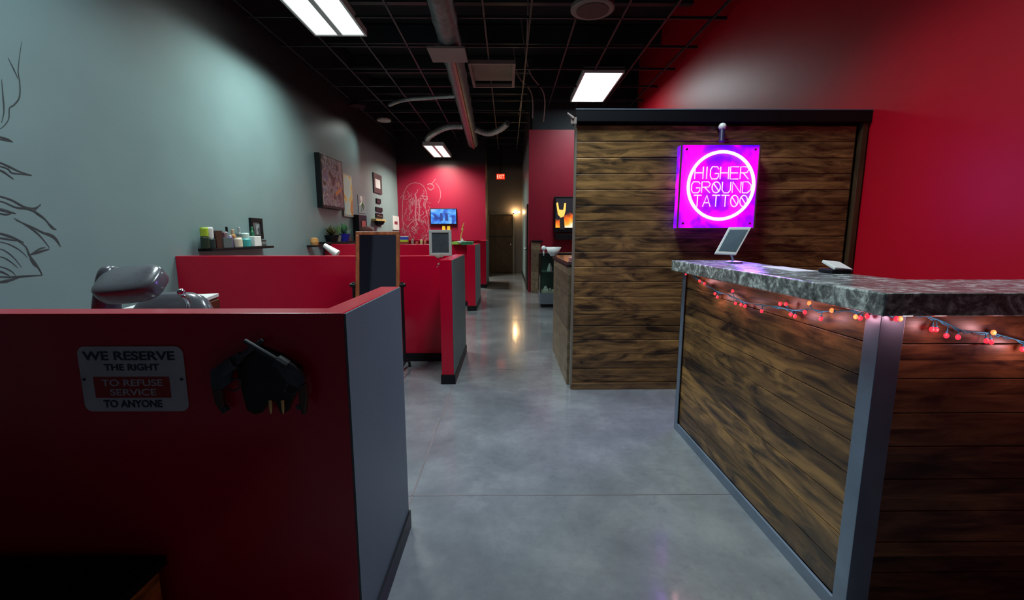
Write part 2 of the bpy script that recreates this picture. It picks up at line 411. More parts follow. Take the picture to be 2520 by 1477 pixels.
rp = tag(B(sx(.12), sx(.845), yt-.0006, yt, sz(.215), sz(.54)).build('red_band', M['sign_red'], t), 'red band across the plate')
tx = MB()
text_mesh(tx, 'TO REFUSE', sx(.20), sz(.40), W_*.58, H_*.10, yt-.0006, bold=.01)
text_mesh(tx, 'SERVICE', sx(.27), sz(.255), W_*.44, H_*.10, yt-.0006, bold=.01)
tag(tx.build('white_lettering', M['sign_white'], rp), 'pale capital lettering')
for f in (.035, .965): MB().cyl((sx(f), yt+.001, sz(.5)), (sx(f), yt-.003, sz(.5)), .004, n=10).build('screw', M['ink'], t)

# crossed pistols plaque
t = thing('pistol_plaque', 'dark plaque of two crossed revolvers with brass cartridges, on the red half wall', 'wall ornament', tuple(onY(655, 1015, YP)))
def pp(pts, y): return [onY(px, py, YP)+Vector((0, y-YP, 0)) for px, py in pts]
MB().prism(pp([(640,848),(700,872),(745,900),(752,930),(738,955),(722,985),(712,1010),(695,1016),(680,985),(662,990),(650,1012),(632,1018),(612,1008),(603,975),(592,930),(585,905),(600,872)], YP), (0, -.010, 0)).build('shield', M['shield'], t, bevel=.003)
def pistol(barrel, cyl_, frame_, grip_, tip, guard, y):
    b = MB()
    p0, p1 = [onY(*q, YP)+Vector((0, y-YP, 0)) for q in barrel]
    b.cyl(p0, p1, .0085, .0065, 12)
    q0, q1 = [onY(*q, YP)+Vector((0, y-YP, 0)) for q in cyl_]
    b.cyl(q0, q1, .019, .019, 12)
    b.prism(pp(frame_, y+.007), (0, -.014, 0))
    gp = pp(guard, y)
    b.tube(polyS(gp, 5), .0028, 6)
    o = b.build('pistol', M['iron'], t, bevel=.0015)
    g_ = MB().prism(pp(grip_, y+.008), (0, -.016, 0)).build('grip', M['brown'], o, bevel=.004)
    MB().prism(pp(tip, y+.006), (0, -.012, 0)).build('butt_cap', M['iron'], o, bevel=.002)
pistol([(560,905),(658,832)], [(560,906),(590,885)], [(533,905),(560,888),(600,862),(612,876),(585,905),(580,935),(562,950),(536,950)],
       [(536,948),(562,950),(563,975),(568,992),(555,1000),(545,985)], [(552,996),(570,990),(576,1002),(562,1010)], [(575,935),(598,925),(602,945),(586,955),(570,948)], YP-.022)
pistol([(738,900),(622,830)], [(725,893),(700,878)], [(700,868),(738,885),(760,905),(768,925),(752,942),(726,930),(704,900)],
       [(752,938),(770,930),(774,960),(768,1008),(760,1005),(754,975)], [(745,985),(756,980),(760,992),(750,996)], [(728,928),(718,950),(736,958),(752,948)], YP-.04)
for i, px in enumerate((671, 701)):
    b = MB(); p0 = onY(px, 980, YP); p1 = onY(px+2, 1014, YP)
    for q in (p0, p1): q.y = YP-.014
    b.cyl(p0, p0.lerp(p1, .65), .0052, .0052, 10); b.cyl(p0.lerp(p1, .65), p1, .0045, .0015, 10)
    b.build('cartridge', M['brass'], t, smooth=False)

# low table at front left
zt = .40
q = onZ(425, 1352, zt)
t = thing('side_table', 'low table with black top and orange brown wooden side, in front of nearest half wall', 'table', (-1.9, 1.0, 0))
B(-2.6, q.x, .45, min(q.y, 1.20), zt-.03, zt).build('tabletop', M['black'], t, bevel=.003)
B(-2.58, q.x-.02, .47, 1.19, .06, zt-.03).build('cabinet_body', M['table_wood'], t, bevel=.004)
for px_ in (-2.52, q.x-.08):
    for py_ in (.53, 1.13): B(px_-.03, px_+.03, py_-.03, py_+.03, 0, .06).build('leg', M['table_wood'], t)

# ---------------------------------------------------------------- tattoo chair
t = thing('tattoo_chair', 'black vinyl reclining chair with a padded headrest above the nearest half wall', 'chair', (-1.72, 2.15, 0))
cr = Matrix.Translation((-1.625, 1.90, 1.138)) @ Euler((math.radians(38), math.radians(-6), math.radians(6))).to_matrix().to_4x4()
def pad(mb, w, d, h, m, e=4.0, n=28, k=14):
    R = []
    for j in range(k+1):
        ph = -PI/2+PI*j/k; cz = math.copysign(abs(math.sin(ph))**(2/e), math.sin(ph)); cr_ = max(abs(math.cos(ph))**(2/e), 1e-3)
        ring = []
        for i in range(n):
            th = 2*PI*i/n
            x = math.copysign(abs(math.cos(th))**(2/3.2), math.cos(th))*cr_*w/2
            y = math.copysign(abs(math.sin(th))**(2/3.2), math.sin(th))*cr_*d/2
            ring.append(mb.bm.verts.new(m @ Vector((x, y, cz*h/2))))
        R.append(ring)
    mb.skin(R)
p_ = MB(); pad(p_, .26, .175, .09, cr, 5.0)
p_.build('headrest', M['vinyl'], t, smooth=True)
p_ = MB(); pad(p_, .07, .12, .26, Matrix.Translation((-1.775, 1.95, 1.085)) @ Euler((-.2, .10, .1)).to_matrix().to_4x4(), 3.5)
tag(p_.build('side_pad', M['vinyl'], t, smooth=True), 'narrow padded wing left of the headrest')
p_ = MB(); pad(p_, .42, .13, .72, Matrix.Translation((-1.69, 2.14, .715)) @ Euler((math.radians(-16), 0, math.radians(4))).to_matrix().to_4x4(), 3.5)
p_.build('backrest', M['vinyl'], t, smooth=True)
p_ = MB(); pad(p_, .54, .60, .14, Matrix.Translation((-1.76, 2.78, .5)), 3.5)
p_.build('seat', M['vinyl'], t, smooth=True)
p_ = MB(); pad(p_, .10, .42, .07, Matrix.Translation((-1.43, 2.55, .62)) @ Euler((-.25, 0, .1)).to_matrix().to_4x4(), 3.5)
p_.build('armrest', M['vinyl'], t, smooth=True)
p_ = MB(); p_.cyl((-1.43, 2.6, .5), (-1.43, 2.55, .60), .014); p_.build('armrest_post', M['chrome'], t)
p_ = MB(); p_.tube(polyS([(-1.52, 2.06, .98), (-1.465, 2.0, 1.04), (-1.462, 1.97, 1.08)], 5), .010); p_.ball((-1.46, 1.96, 1.095), .017)
tag(p_.build('headrest_bracket', M['chrome'], t, smooth=True), 'chrome headrest bracket with knob')
MB().lathe((-1.76, 2.75, 0), [(.32, 0), (.32, .03), (.08, .06), (.07, .42), (.001, .43)], 28).build('pedestal', M['chrome'], t, smooth=True)

# white topped cabinet behind the chair
A = onZ(538, 722, .9); Bp = onZ(455, 752, .9)
t = thing('cabinet', 'small brown cabinet with a bright white top, behind the tattoo chair', 'cabinet', (A.x, A.y, 0))
u = (A-Bp); u.z = 0; u.normalize(); w = Vector((-u.y, u.x, 0))
if w.x > 0: w = -w
L = (A-Bp).length
def quad(a_, l, wd, z0_, z1_):
    a_ = Vector((a_.x, a_.y, z0_)); return [a_, a_-u*l, a_-u*l+w*wd, a_+w*wd], (0, 0, z1_-z0_)
pts, off = quad(A, L+.02, .32, .875, .9); MB().prism(pts, off).build('top', M['white'], t, bevel=.002)
pts, off = quad(A-u*.01+w*.01, L, .30, .04, .875); MB().prism(pts, off).build('body', M['cab_wood'], t)
for zz in (.15, .42, .68):
    a_ = A-u*.03-w*.012; pts = [Vector((a_.x, a_.y, zz)), Vector((a_.x, a_.y, zz))-u*(L-.04)]
    pts = [pts[0], pts[1], pts[1]+w*.02, pts[0]+w*.02]
    dr = MB().prism(pts, (0, 0, .18)).build('drawer', M['cab_wood'], t, bevel=.002)
    mp_ = (pts[0]+pts[1])/2+Vector((0, 0, .09)); MB().ball(mp_-w*.012, .014).build('knob', M['chrome'], dr, smooth=True)

# ---------------------------------------------------------------- tilting floor mirror
YM = 4.2
xa, xb = onY(876, 705, YM).x, onY(984, 705, YM).x
xc = (xa+xb)/2; zp = .87; hw = (xb-xa)/2
t = thing('floor_mirror', 'tall tilting mirror in a reddish wood frame, before the second half wall', 'mirror', (xc, YM, 0))
tl = Matrix.Translation((xc, YM, zp)) @ Euler((math.radians(-9), 0, 0)).to_matrix().to_4x4()
f = MB(); w_ = .034; hh = .515
for a_ in ((-hw, hw, -.014, .014, hh-w_, hh), (-hw, hw, -.014, .014, -hh, -hh+w_), (-hw, -hw+w_, -.014, .014, -hh+w_, hh-w_), (hw-w_, hw, -.014, .014, -hh+w_, hh-w_)):
    f.box(*a_, m=tl)
f.build('frame', M['frame_wood'], t, bevel=.004)
MB().box(-hw+w_-.004, hw-w_+.004, -.004, .004, -hh+w_-.004, hh-w_+.004, m=tl).build('mirror_glass', M['mirror'], t)
st = MB()
for sgn in (-1, 1):
    x = xc+sgn*(hw+.022)
    st = MB().box(x-.012, x+.012, YM-.012, YM+.012, .10, zp+.03)
    st.build('post', M['black'], t, bevel=.003)
    MB().tube(polyS([(x, YM-.2, .0), (x, YM-.16, .07), (x, YM, .11), (x, YM+.16, .07), (x, YM+.2, .0)], 5), .014).build('foot', M['black'], t, smooth=True)
    MB().cyl((x-sgn*.02, YM, zp), (x+sgn*.032, YM, zp), .02).build('pivot_knob', M['black'], t)
MB().box(xc-hw-.02, xc+hw+.02, YM-.01, YM+.01, .12, .15).build('stretcher', M['black'], t)

# small framed slate on second half wall
q0 = onY(1057, 620, 4.66); q1 = onY(1111, 566, 4.66)
x0, x1 = q0.x, q1.x; z0, z1 = 1.131, q1.z
t = thing('framed_slate', 'small slate board in a pale grey frame standing on the second half wall', 'chalkboard', ((x0+x1)/2, 4.66, z0))
MB().frame(x0, x1, z0, z1, .03, 4.645, 4.665).build('frame', M['greyframe'], t, bevel=.003)
B(x0+.025, x1-.025, 4.652, 4.660, z0+.025, z1-.025).build('slate', M['slate'], t)
B((x0+x1)/2-.02, (x0+x1)/2+.02, 4.665, 4.69, z0, z0+.1).build('support', M['greyframe'], t)

# ---------------------------------------------------------------- left wall shelves and bottles
def shelf(label, y0, y1, z, d=.16):
    return tag(B(XL, XL+d, y0, y1, z-.03, z).build('wall_shelf', M['black'], bevel=.002), label, 'shelf', 'black shelves on the grey wall')
ZS = 1.195
shelf('black floating shelf crowded with bottles above the second half wall', 4.95, 6.25, ZS)
def bottle(label, px, w, h, body, capc, z, X=XL+.09, cap=.28, name='bottle', cat='bottle', group=None, neck=.55, yy=None):
    y = onX(px, 590, X).y if yy is None else yy
    t = thing(name, label, cat, (X, y, z), group)
    r = w/2; hb = h*(1-cap)
    MB().lathe((X, y, z), [(r*.92, 0), (r, .006), (r, hb*.86), (r*.85, hb*.95), (r*neck, hb)], 18).build('body', body, t, smooth=False)
    MB().lathe((X, y, z+hb), [(r*neck, 0), (r*neck, h*cap*.85), (r*neck*.8, h*cap)], 16).build('cap', capc, t)
    return t
G = 'bottles on the near wall shelf'
cD = col('dark_green', (.012,.035,.02)); cL = col('lime', (.30,.45,.03)); cW = M['offwhite']; cBk = M['black']
bottle('dark bottle with lime green cap at left end of near wall shelf', 504, .085, .235, cD, cL, ZS, cap=.42, group=G, neck=.95)
bottle('dark bottle with tall white cap beside the lime capped one', 517, .10, .24, col('dark_teal', (.01,.03,.03)), cW, ZS, cap=.5, group=G, neck=.8)
bottle('purple bottle in middle of near wall shelf', 567, .055, .15, col('purple', (.10,.06,.40)), cW, ZS, cap=.15, group=G)
bottle('orange brown bottle behind the cream jar on near wall shelf', 574, .07, .22, col('orange_brown', (.35,.15,.05)), col('tan', (.4,.3,.2)), ZS, X=XL+.045, group=G)
bottle('teal bottle with pale top on near wall shelf', 604, .12, .175, col('teal', (.05,.36,.36)), col('mint', (.45,.62,.58)), ZS, cap=.38, group=G, neck=.8)
bottle('slim dark bottle behind the purple one', 560, .05, .25, col('smoke', (.10,.12,.15)), cBk, ZS, X=XL+.04, group=G)
bottle('slim grey spray bottle behind the teal bottle', 590, .06, .25, col('steelgrey', (.13,.16,.17)), col('palegrey', (.3,.34,.36)), ZS, X=XL+.04, group=G)
bottle('dark green bottle behind the white tub', 622, .046, .26, col('bottle_green', (.01,.11,.05)), col('green2', (.02,.16,.08)), ZS, X=XL+.055, group=G, cap=.2)
y = onX(583, 590, XL+.10).y
tag(MB().lathe((XL+.115, y, ZS), [(.042, 0), (.046, .01), (.046, .10), (.037, .11), (.037, .125), (.001, .126)], 20).build('jar', col('cream', (.72,.66,.48))), 'cream coloured jar in front of the orange brown bottle', 'jar')
y = onX(624, 590, XL+.10).y
tag(MB().box(XL+.08, XL+.16, y-.08, y+.08, ZS, ZS+.135).build('tub', M['white'], bevel=.008), 'white square tub at right end of near wall shelf', 'tub')
y = onX(530, 590, XL+.09).y
tag(MB().box(XL+.03, XL+.14, y-.055, y+.06, ZS, ZS+.20).build('carton', col('carton_brown', (.045,.02,.015)), bevel=.003), 'dark brown carton beside the white capped bottle', 'box')
y = onX(547, 590, XL+.09).y
M['clearbox'] = paint('grey_acrylic', (.09,.12,.12), .15, .1, 0)
t = thing('organizer', 'grey acrylic organizer holding dark caps on the near wall shelf', 'organizer', (XL+.09, y, ZS))
B(XL+.03, XL+.15, y-.07, y+.10, ZS, ZS+.12).build('tray', M['clearbox'], t, bevel=.003)
for i, c_ in enumerate(((.16,.09,.13), (.03,.015,.03), (.18,.10,.12), (.2,.22,.24))):
    yy = y-.04+i*.04
    MB().lathe((XL+.09, yy, ZS+.12), [(.022, 0), (.022, .05+.01*(i % 2)), (.012, .07)], 12).build('vial', col('vial%d' % i, c_), t)
y = onX(643, 590, XL+.09).y
for i in range(3):
    tag(MB().box(XL+.03, XL+.13, y-.09, y+.05, ZS+.03*i, ZS+.03*i+.026).build('case', col('case%d' % i, ((.05,.06,.06), (.14,.16,.17), (.03,.04,.04))[i]), bevel=.002),
        ('dark flat case lowest in the small stack by the tub', 'grey flat case in middle of the small stack by the tub', 'black flat case topmost of the small stack by the tub')[i], 'case', 'flat cases by the tub')
def wallframe(name, label, pxs, fw_, fmat, pmat, cat='picture', depth=.03, mat_in=None):
    (xa, ya), (xb, yb) = pxs
    a_ = onX(xa, ya, XL+depth); b_ = onX(xb, yb, XL+depth)
    y0, y1, z1, z0 = a_.y, b_.y, a_.z, b_.z
    if z0 > z1: z0, z1 = z1, z0
    t = thing(name, label, cat, (XL, (y0+y1)/2, z0))
    MB().frameX(y0, y1, z0, z1, fw_, XL, XL+depth).build('frame', fmat, t, bevel=.002)
    B(XL+.001, XL+depth*.7, y0+fw_*.9, y1-fw_*.9, z0+fw_*.9, z1-fw_*.9).build('print', pmat, t)
    return t, (y0, y1, z0, z1)
def blotch(name, stops, scale=6, detail=3.0, sc=(1,1,1), glossy=.4):
    m, nt, p = newmat(name); mp = coords(nt, sc)
    n = N(nt, 'ShaderNodeTexNoise', Scale=scale, Detail=detail, Distortion=1.0); nt.links.new(mp.outputs[0], n.inputs['Vector'])
    r = ramp(nt, n.outputs[0], stops); nt.links.new(r.outputs[0], p.inputs['Base Color']); p.inputs['Roughness'].default_value = glossy
    return m
wallframe('framed_photo', 'black framed grey picture standing at right end of near wall shelf', ((617, 536), (650, 588)), .055, M['black'],
          blotch('grey_photo', [(.35, (.10,.12,.12)), (.5, (.3,.34,.34)), (.6, (.05,.06,.07))], 9))

# second shelf
ZS2 = 1.215
shelf('black floating shelf with plants above the third half wall', 8.05, 9.75, ZS2, .16)
def plant(label, px, potc, leafc, z, r, h, name='potted_plant', X=XL+.09, spiky=False):
    y = onX(px, 585, X).y
    t = thing(name, label, 'plant', (X, y, z))
    MB().lathe((X, y, z), [(r*.7, 0), (r, h*.42), (r*.9, h*.42)], 16).build('pot', potc, t)
    lf = MB()
    for i in range(34):
        an = random.uniform(0, 2*PI); el = random.uniform(.25 if not spiky else .9, 1.5); ln = random.uniform(.5, .75)*h
        d_ = Vector((math.cos(an)*math.cos(el)*.6, math.sin(an)*math.cos(el), math.sin(el)))
        c0 = Vector((X, y, z+h*.38)); s_ = d_.cross(Vector((0,0,1))).normalized()*r*.22
        lf.prism([c0, c0+d_*ln*.5+s_, c0+d_*ln, c0+d_*ln*.5-s_], d_.cross(s_).normalized()*.004)
    lf.build('leaves', leafc, t)
plant('dark bushy plant in dark pot on far wall shelf', 816, M['black'], col('olive_leaf', (.07,.07,.02)), ZS2, .14, .30)
plant('light green spiky plant in small pot on far wall shelf', 833, col('pale_pot', (.2,.2,.17)), col('fresh_leaf', (.14,.28,.12)), ZS2, .06, .30, spiky=True)
plant('green plant in a bright blue pot on far wall shelf', 847, col('blue_pot', (.01,.02,.35)), col('fresh_leaf2', (.10,.30,.14)), ZS2, .12, .36)
q = onX(856, 590, XL+.09)
tag(B(XL+.03, XL+.13, q.y-.12, q.y+.10, ZS2, ZS2+.07).build('wooden_box', col('box_wood', (.10,.04,.015)), bevel=.003), 'small brown wooden box right of the blue pot', 'box')
q = onX(774, 594, XL+.1)
tag(MB().lathe((XL+.1, q.y, ZS2-.045), [(.06, 0), (.07, .05), (.06, .11), (.02, .13)], 14).build('jar', col('amber', (.45,.22,.07))), 'small amber jar left of the far wall shelf', 'jar')
tag(B(XL, XL+.16, q.y-.09, q.y+.09, ZS2-.075, ZS2-.045).build('bracket_shelf', M['black']), 'tiny black ledge under the amber jar', 'shelf')
# white leaning lampshade behind second half wall
q = onY(812, 613, 6.0)
t = thing('task_lamp', 'white task lamp head tilted just above second half wall, under the far shelf', 'lamp', (q.x, 6.0, 0))
d_ = Vector((.6, 0, -.42)).normalized()
MB().cyl(q-d_*.09, q+d_*.12, .03, .055, 16).build('lamp_shade', M['white'], t)
MB().tube([q-d_*.09, (q.x-.12, 6.0, .7), (q.x-.1, 6.0, .03)], .012).build('arm', M['black'], t)
MB().lathe((q.x-.1, 6.0, 0), [(.14, 0), (.14, .025), (.03, .04)], 20).build('base', M['black'], t)

# ---------------------------------------------------------------- pictures on the left wall
t = thing('canvas', 'big deep black edged canvas with colourful collage on the grey wall', 'picture', (XL, 8.85, 1.8))
cy0, cy1, cz0, cz1 = 8.15, 9.22, 1.84, 2.80
B(XL, XL+.10, cy0, cy1, cz0, cz1).build('frame', M['black'], t, bevel=.004)
B(XL+.10, XL+.104, cy0+.04, cy1-.04, cz0+.05, cz1-.02).build('artwork', blotch('collage', [(.38, (.012,.012,.02)), (.46, (.10,.08,.085)), (.50, (.30,.28,.27)), (.54, (.06,.13,.26)), (.58, (.16,.05,.04)), (.64, (.34,.32,.30))], 4, 5.0), t)
fl_ = MB()
fl_.prism([(XL+.105, 8.75, 2.08), (XL+.105, 9.05, 2.20), (XL+.105, 9.1, 2.3), (XL+.105, 8.8, 2.17)], (.002, 0, 0))
tag(fl_.build('orange_shape', col('orange', (.55,.18,.03)), t), 'orange shape in the collage')
t = thing('art_print', 'narrow pale blue and yellow print beside the big canvas', 'picture', (XL, 9.65, 1.7))
B(XL+.001, XL+.03, 9.38, 9.95, 1.73, 2.62).build('panel', M['greyframe'], t, bevel=.002)
B(XL+.03, XL+.033, 9.42, 9.92, 1.77, 2.59).build('artwork', blotch('sky_print', [(.38, (.42,.66,.62)), (.5, (.50,.72,.66)), (.56, (.72,.60,.14)), (.64, (.55,.20,.04))], 1.6, 2.0, (1,1.3,1)), t)
t = thing('poster', 'small unframed print of a white flower with green leaves', 'picture', (XL, 10.55, 1.85))
B(XL, XL+.012, 10.36, 10.86, 1.85, 2.26).build('sheet', col('poster_back', (.25,.32,.33)), t)
fm = MB(); fm.ball((XL+.014, 10.56, 2.17), .085, 10, (.1, 1, .8)); fm.build('flower', M['white'], t)
fm = MB()
for (a_, b_) in (((10.62, 2.12), (10.55, 1.88)), ((10.60, 2.1), (10.78, 2.0)), ((10.58, 2.1), (10.42, 2.02)), ((10.6, 2.08), (10.72, 1.92))):
    fm.tube([(XL+.014, *a_), (XL+.014, *b_)], .025, 6, taper=True)
fm.build('leaf', col('leafy', (.15,.40,.08)), t)
wallframe('framed_certificate', 'dark framed white certificate high on the grey wall', ((919, 424), (941, 479)), .13, col('cert_frame', (.04,.035,.04)), M['offwhite'])
for i, (pa, pb, c1, lab) in enumerate((((927, 488), (938, 502), (.05,.045,.05), 'tiny dark frame topmost in the column under the certificate'),
                                     ((926, 509), (942, 522), (.05,.03,.035), 'small dark frame with reddish picture in the column under the certificate'),
                                     ((926, 524), (943, 538), (.14,.09,.03), 'small frame with yellowish picture, lowest in the column under the certificate'))):
    t, e = wallframe('small_frame', lab, (pa, pb), .05, M['black'], blotch('tiny%d' % i, [(.4, [v*.5 for v in c1]), (.6, [v*3 for v in c1])], 12), group if False else 'picture')
q0 = onX(924, 545, XL+.1); q1 = onX(948, 549, XL+.1)
tag(B(XL, XL+.12, q0.y, q1.y, 1.70, 1.75).build('ledge', col('gold_ledge', (.55,.38,.12))), 'small gold ledge under the column of tiny frames', 'shelf')
tag(MB().lathe((XL+.07, (q0.y+q1.y)/2-.05, 1.56), [(.02, 0), (.12, .06), (.16, .14)], 16).build('wall_sconce', M['black']), 'small black bowl fixed below the gold ledge', 'sconce')
wallframe('white_frame', 'narrow white frame with red centre at the back left corner', ((967, 531), (983, 566)), .16, M['offwhite'], col('maroon', (.22,.03,.05)), )
# tall dark mirror-like panel with red bottle
q0 = onX(873, 531, XL+.06); q1 = onX(889, 590, XL+.06)
t = thing('wall_cabinet', 'tall narrow dark cabinet with a red strip, left of the wooden framed mirror', 'cabinet', (XL, 10.3, 1.2))
B(XL, XL+.14, 9.95, 10.5, 1.19, 1.79).build('body', M['black'], t, bevel=.004)
B(XL+.14, XL+.15, 10.12, 10.38, 1.25, 1.66).build('door', col('coral', (.50,.10,.08)), t)
q = onY(903, 568, 9.8)
tag(MB().ball(q, .13, 14, (1.1, 1, .8)).build('hat', col('hat_brown', (.16,.06,.055), .8), smooth=True), 'rounded brown hat behind the top left of the wooden framed mirror', 'hat')
hb = MB().cyl((q.x, 9.8, 0), (q.x, 9.8, q.z-.08), .02); tag(hb.build('hat_stand', M['black']), 'thin black stand holding the brown hat', 'stand')

# ---------------------------------------------------------------- things on the third half wall
def onp3(px, py, y=8.36): return onY(px, py, y)
h3 = 1.171
for i, (xa_, xb_, dz, c1, lab) in enumerate(((984, 1004, .075, (.35,.42,.03), 'lime and red box at left on third half wall'),)):
    a_, b_ = onp3(xa_, 590), onp3(xb_, 590)
    t = thing('box', lab, 'box', ((a_.x+b_.x)/2, 8.37, h3))
    B(a_.x, b_.x, 8.33, 8.42, h3, h3+.045).build('carton', col('redbrown', (.2,.04,.02)), t)
    B(a_.x, b_.x, 8.33, 8.42, h3+.045, h3+.085).build('lime_band', col('limeband', (.38,.42,.02)), t)
    B(a_.x, b_.x, 8.33, 8.42, h3+.085, h3+.135).build('blue_lid', col('bluelid', (.02,.04,.40)), t)
    B(a_.x, b_.x+.01, 8.325, 8.425, h3+.135, h3+.15).build('pale_rim', M['offwhite'], t)
for i, (px, w_, h_, c1, lab) in enumerate(((1015, .05, .10, (.30,.20,.16), 'small tan pot left of the middle on third half wall'), (1026, .06, .05, (.5,.08,.06), 'small red tin on third half wall'),
        (1037, .05, .09, (.55,.45,.2), 'small yellow pot on third half wall'), (1046, .05, .07, (.5,.12,.10), 'small coral tin just left of the framed slate'))):
    a_ = onp3(px, 592)
    tag(MB().lathe((a_.x, 8.37, h3), [(w_/2, 0), (w_/2, h_*.8), (w_*.3, h_)], 12).build('pot', col('pot%d' % i, c1)), lab, 'pot')
a_, b_ = onp3(1114, 590), onp3(1140, 590)
tag(MB().prism([(a_.x, 8.2, h3), (b_.x, 8.2, h3), (b_.x+.02, 8.55, h3), (a_.x+.02, 8.55, h3)], (0, 0, .05)).build('magazine', col('lime_paper', (.28,.55,.08))), 'bright lime green booklet right of the framed slate', 'booklet')
a_, b_ = onp3(1142, 590), onp3(1166, 590)
tag(MB().prism([(a_.x, 7.85, h3), (b_.x, 7.95, h3), (b_.x-.01, 8.5, h3), (a_.x-.02, 8.5, h3)], (0, 0, .055)).build('folder', col('green_folder', (.03,.28,.13))), 'dark green folder lying at the corner of the third half wall', 'folder')
q = onp3(1138, 592)
t = thing('dish', 'white dish with folded paper, between the green booklet and folder', 'dish', (q.x, 8.2, h3))
MB().lathe((q.x, 8.2, h3+.012), [(.03, 0), (.09, .05), (.085, .05), (.02, .01)], 20).build('bowl', M['white'], t, smooth=True)
MB().prism([(q.x-.04, 8.2, h3+.03), (q.x+.05, 8.2, h3+.03), (q.x+.01, 8.2, h3+.12)], (0, .02, 0)).build('paper', M['white'], t)
t = thing('pencil_toy', 'thin yellow zigzag ornament rising behind the white dish', 'ornament', (q.x, 8.26, h3+.02))
pz = [onY(px, py, 8.26) for px, py in ((1134, 590), (1135, 578), (1140, 562), (1136, 566), (1142, 549))]
MB().tube(pz, .01, 8).build('stem', col('yellow', (.75,.50,.12)), t)
MB().lathe((q.x, 8.26, h3+.012), [(.03, 0), (.03, .02), (.01, .03)], 12).build('foot', col('yellow2', (.6,.4,.1)), t)

# ---------------------------------------------------------------- back wall: tv, chalk mural, yellow figures
a_, b_ = onY(1058, 513, 14.0), onY(1124, 553, 14.0)
t = thing('television', 'wall television showing a blue picture on the back red wall', 'television', ((a_.x+b_.x)/2, 14.05, b_.z))
B(a_.x, b_.x, 14.02, 14.098, b_.z, a_.z).build('bezel', M['black'], t, bevel=.004)
m, nt, p = newmat('tv_blue')
mp = coords(nt); n = N(nt, 'ShaderNodeTexNoise', Scale=4.5, Detail=3.0, Distortion=.8); nt.links.new(mp.outputs[0], n.inputs['Vector'])
r = ramp(nt, n.outputs[0], [(.32, (.01,.03,.22)), (.45, (.02,.16,.75)), (.6, (.10,.42,.95)), (.72, (.5,.6,.85))])
nt.links.new(r.outputs[0], p.inputs['Emission Color']); p.inputs['Emission Strength'].default_value = 1.1; p.inputs['Base Color'].default_value = (0,0,0,1)
scr = B(a_.x+.02, b_.x-.02, 14.012, 14.021, b_.z+.03, a_.z-.02).build('screen', m, t)
fg = MB()
for px in (1086, 1099):
    q0 = onY(px, 534, 14.0); fg.box(q0.x-.045, q0.x+.045, 14.006, 14.0125, q0.z-.12, q0.z+.06); fg.ball((q0.x, 14.009, q0.z+.09), .04, 8, (1, .1, 1))
tag(fg.build('dark_figures', glow('figure_navy', (.005,.02,.14), .6), scr), 'two dark figures in the picture')
for i, (pa, pb) in enumerate(((1088, 1096), (1100, 1108))):
    c0, c1 = onY(pa, 556, 14.05), onY(pb, 567, 14.05)
    tag(B(c0.x, c1.x, 14.05, 14.095, c1.z, c0.z).build('wall_tag', col('yellowtag%d' % i, (.65,.45,.03))), ('small yellow tag left of a pair under the blue television', 'small yellow tag right of a pair under the blue television')[i], 'tag', 'yellow tags')
mm = MB(); rnd = random.Random(3)
def mline(pts, r=.013):
    r *= .8; mm.tube(polyS([onY(px, py, 14.096) for px, py in pts], 4), r, 5)
mline([(1000,590),(993,560),(990,520),(993,480),(1003,458),(1020,450),(1038,455),(1048,470),(1052,490)])
mline([(1052,490),(1046,505),(1050,525),(1055,550),(1050,575),(1035,590),(1015,597),(1000,590)])
mline([(1022,478),(1024,500),(1022,530),(1026,555)], .03); mline([(1030,490),(1032,515),(1030,545)], .03)
mline([(1002,560),(1015,545),(1030,540),(1045,548)], .02); mline([(1052,455),(1060,452),(1068,460),(1060,468),(1052,462)], .02)
mline([(1060,455),(1066,448),(1072,440)], .014); mline([(1072,450),(1082,465),(1084,485),(1078,500)])
mline([(1036,482),(1048,484),(1052,492),(1042,490)], .02); mline([(1008,495),(1014,488),(1020,495),(1014,502),(1008,495)], .015)
for i in range(110):
    px, py = rnd.uniform(990, 1058), rnd.uniform(465, 594)
    mline([(px, py), (px+rnd.uniform(-7, 7), py+rnd.uniform(4, 9)), (px+rnd.uniform(-9, 9), py+rnd.uniform(8, 16))], rnd.uniform(.006, .014))
for v in mm.bm.verts: v.co.y = 14.0995+(v.co.y-14.096)*.12-.0035
tag(mm.build('wall_mural', M['chalk']), 'pale chalky line drawing on the back red wall beside the blue television', 'mural')

# exit signs, sconce, floor mat
q = onY(1232, 435, 15.35)
t = thing('exit_sign', 'small glowing red exit sign high above the hallway door', 'exit sign', tuple(q))
B(q.x-.15, q.x+.15, 15.33, 15.37, q.z-.1, q.z+.1).build('housing', M['black'], t)
fc_ = B(q.x-.14, q.x+.14, 15.322, 15.33, q.z-.09, q.z+.09).build('face', glow('exit_glow', (1, .03, .01), 1.0), t)
tx = MB(); text_mesh(tx, 'EXIT', q.x-.12, q.z-.06, .24, .12, 15.321); tag(tx.build('lettering', glow('exit_text', (1,.25,.15), 4), fc_), 'EXIT lettering')
MB().cyl((q.x, 15.35, q.z+.1), (q.x, 15.35, ZC+.02), .012).build('stem', M['black'], t)
q = onY(1268, 522, 15.5)
t = thing('wall_lamp', 'warm glowing wall lamp at the top right of the hallway door', 'lamp', (q.x, 15.5, q.z))
B(q.x-.03, q.x+.03, 15.56, 15.6, q.z-.05, q.z+.05).build('mount', M['chrome'], t)
MB().ball((q.x, 15.5, q.z), .055, 12).build('bulb', glow('warm_bulb', (1, .62, .28), 110), t, smooth=True)
MB().ball((q.x+.13, 15.5, q.z), .035, 10).cyl((q.x+.13, 15.5, q.z), (q.x, 15.58, q.z), .008).build('side_bulb', glow('warm_bulb2', (1, .6, .25), 20), t, smooth=True)
a_, b_ = onZ(1197, 712, 0), onZ(1245, 693, 0)
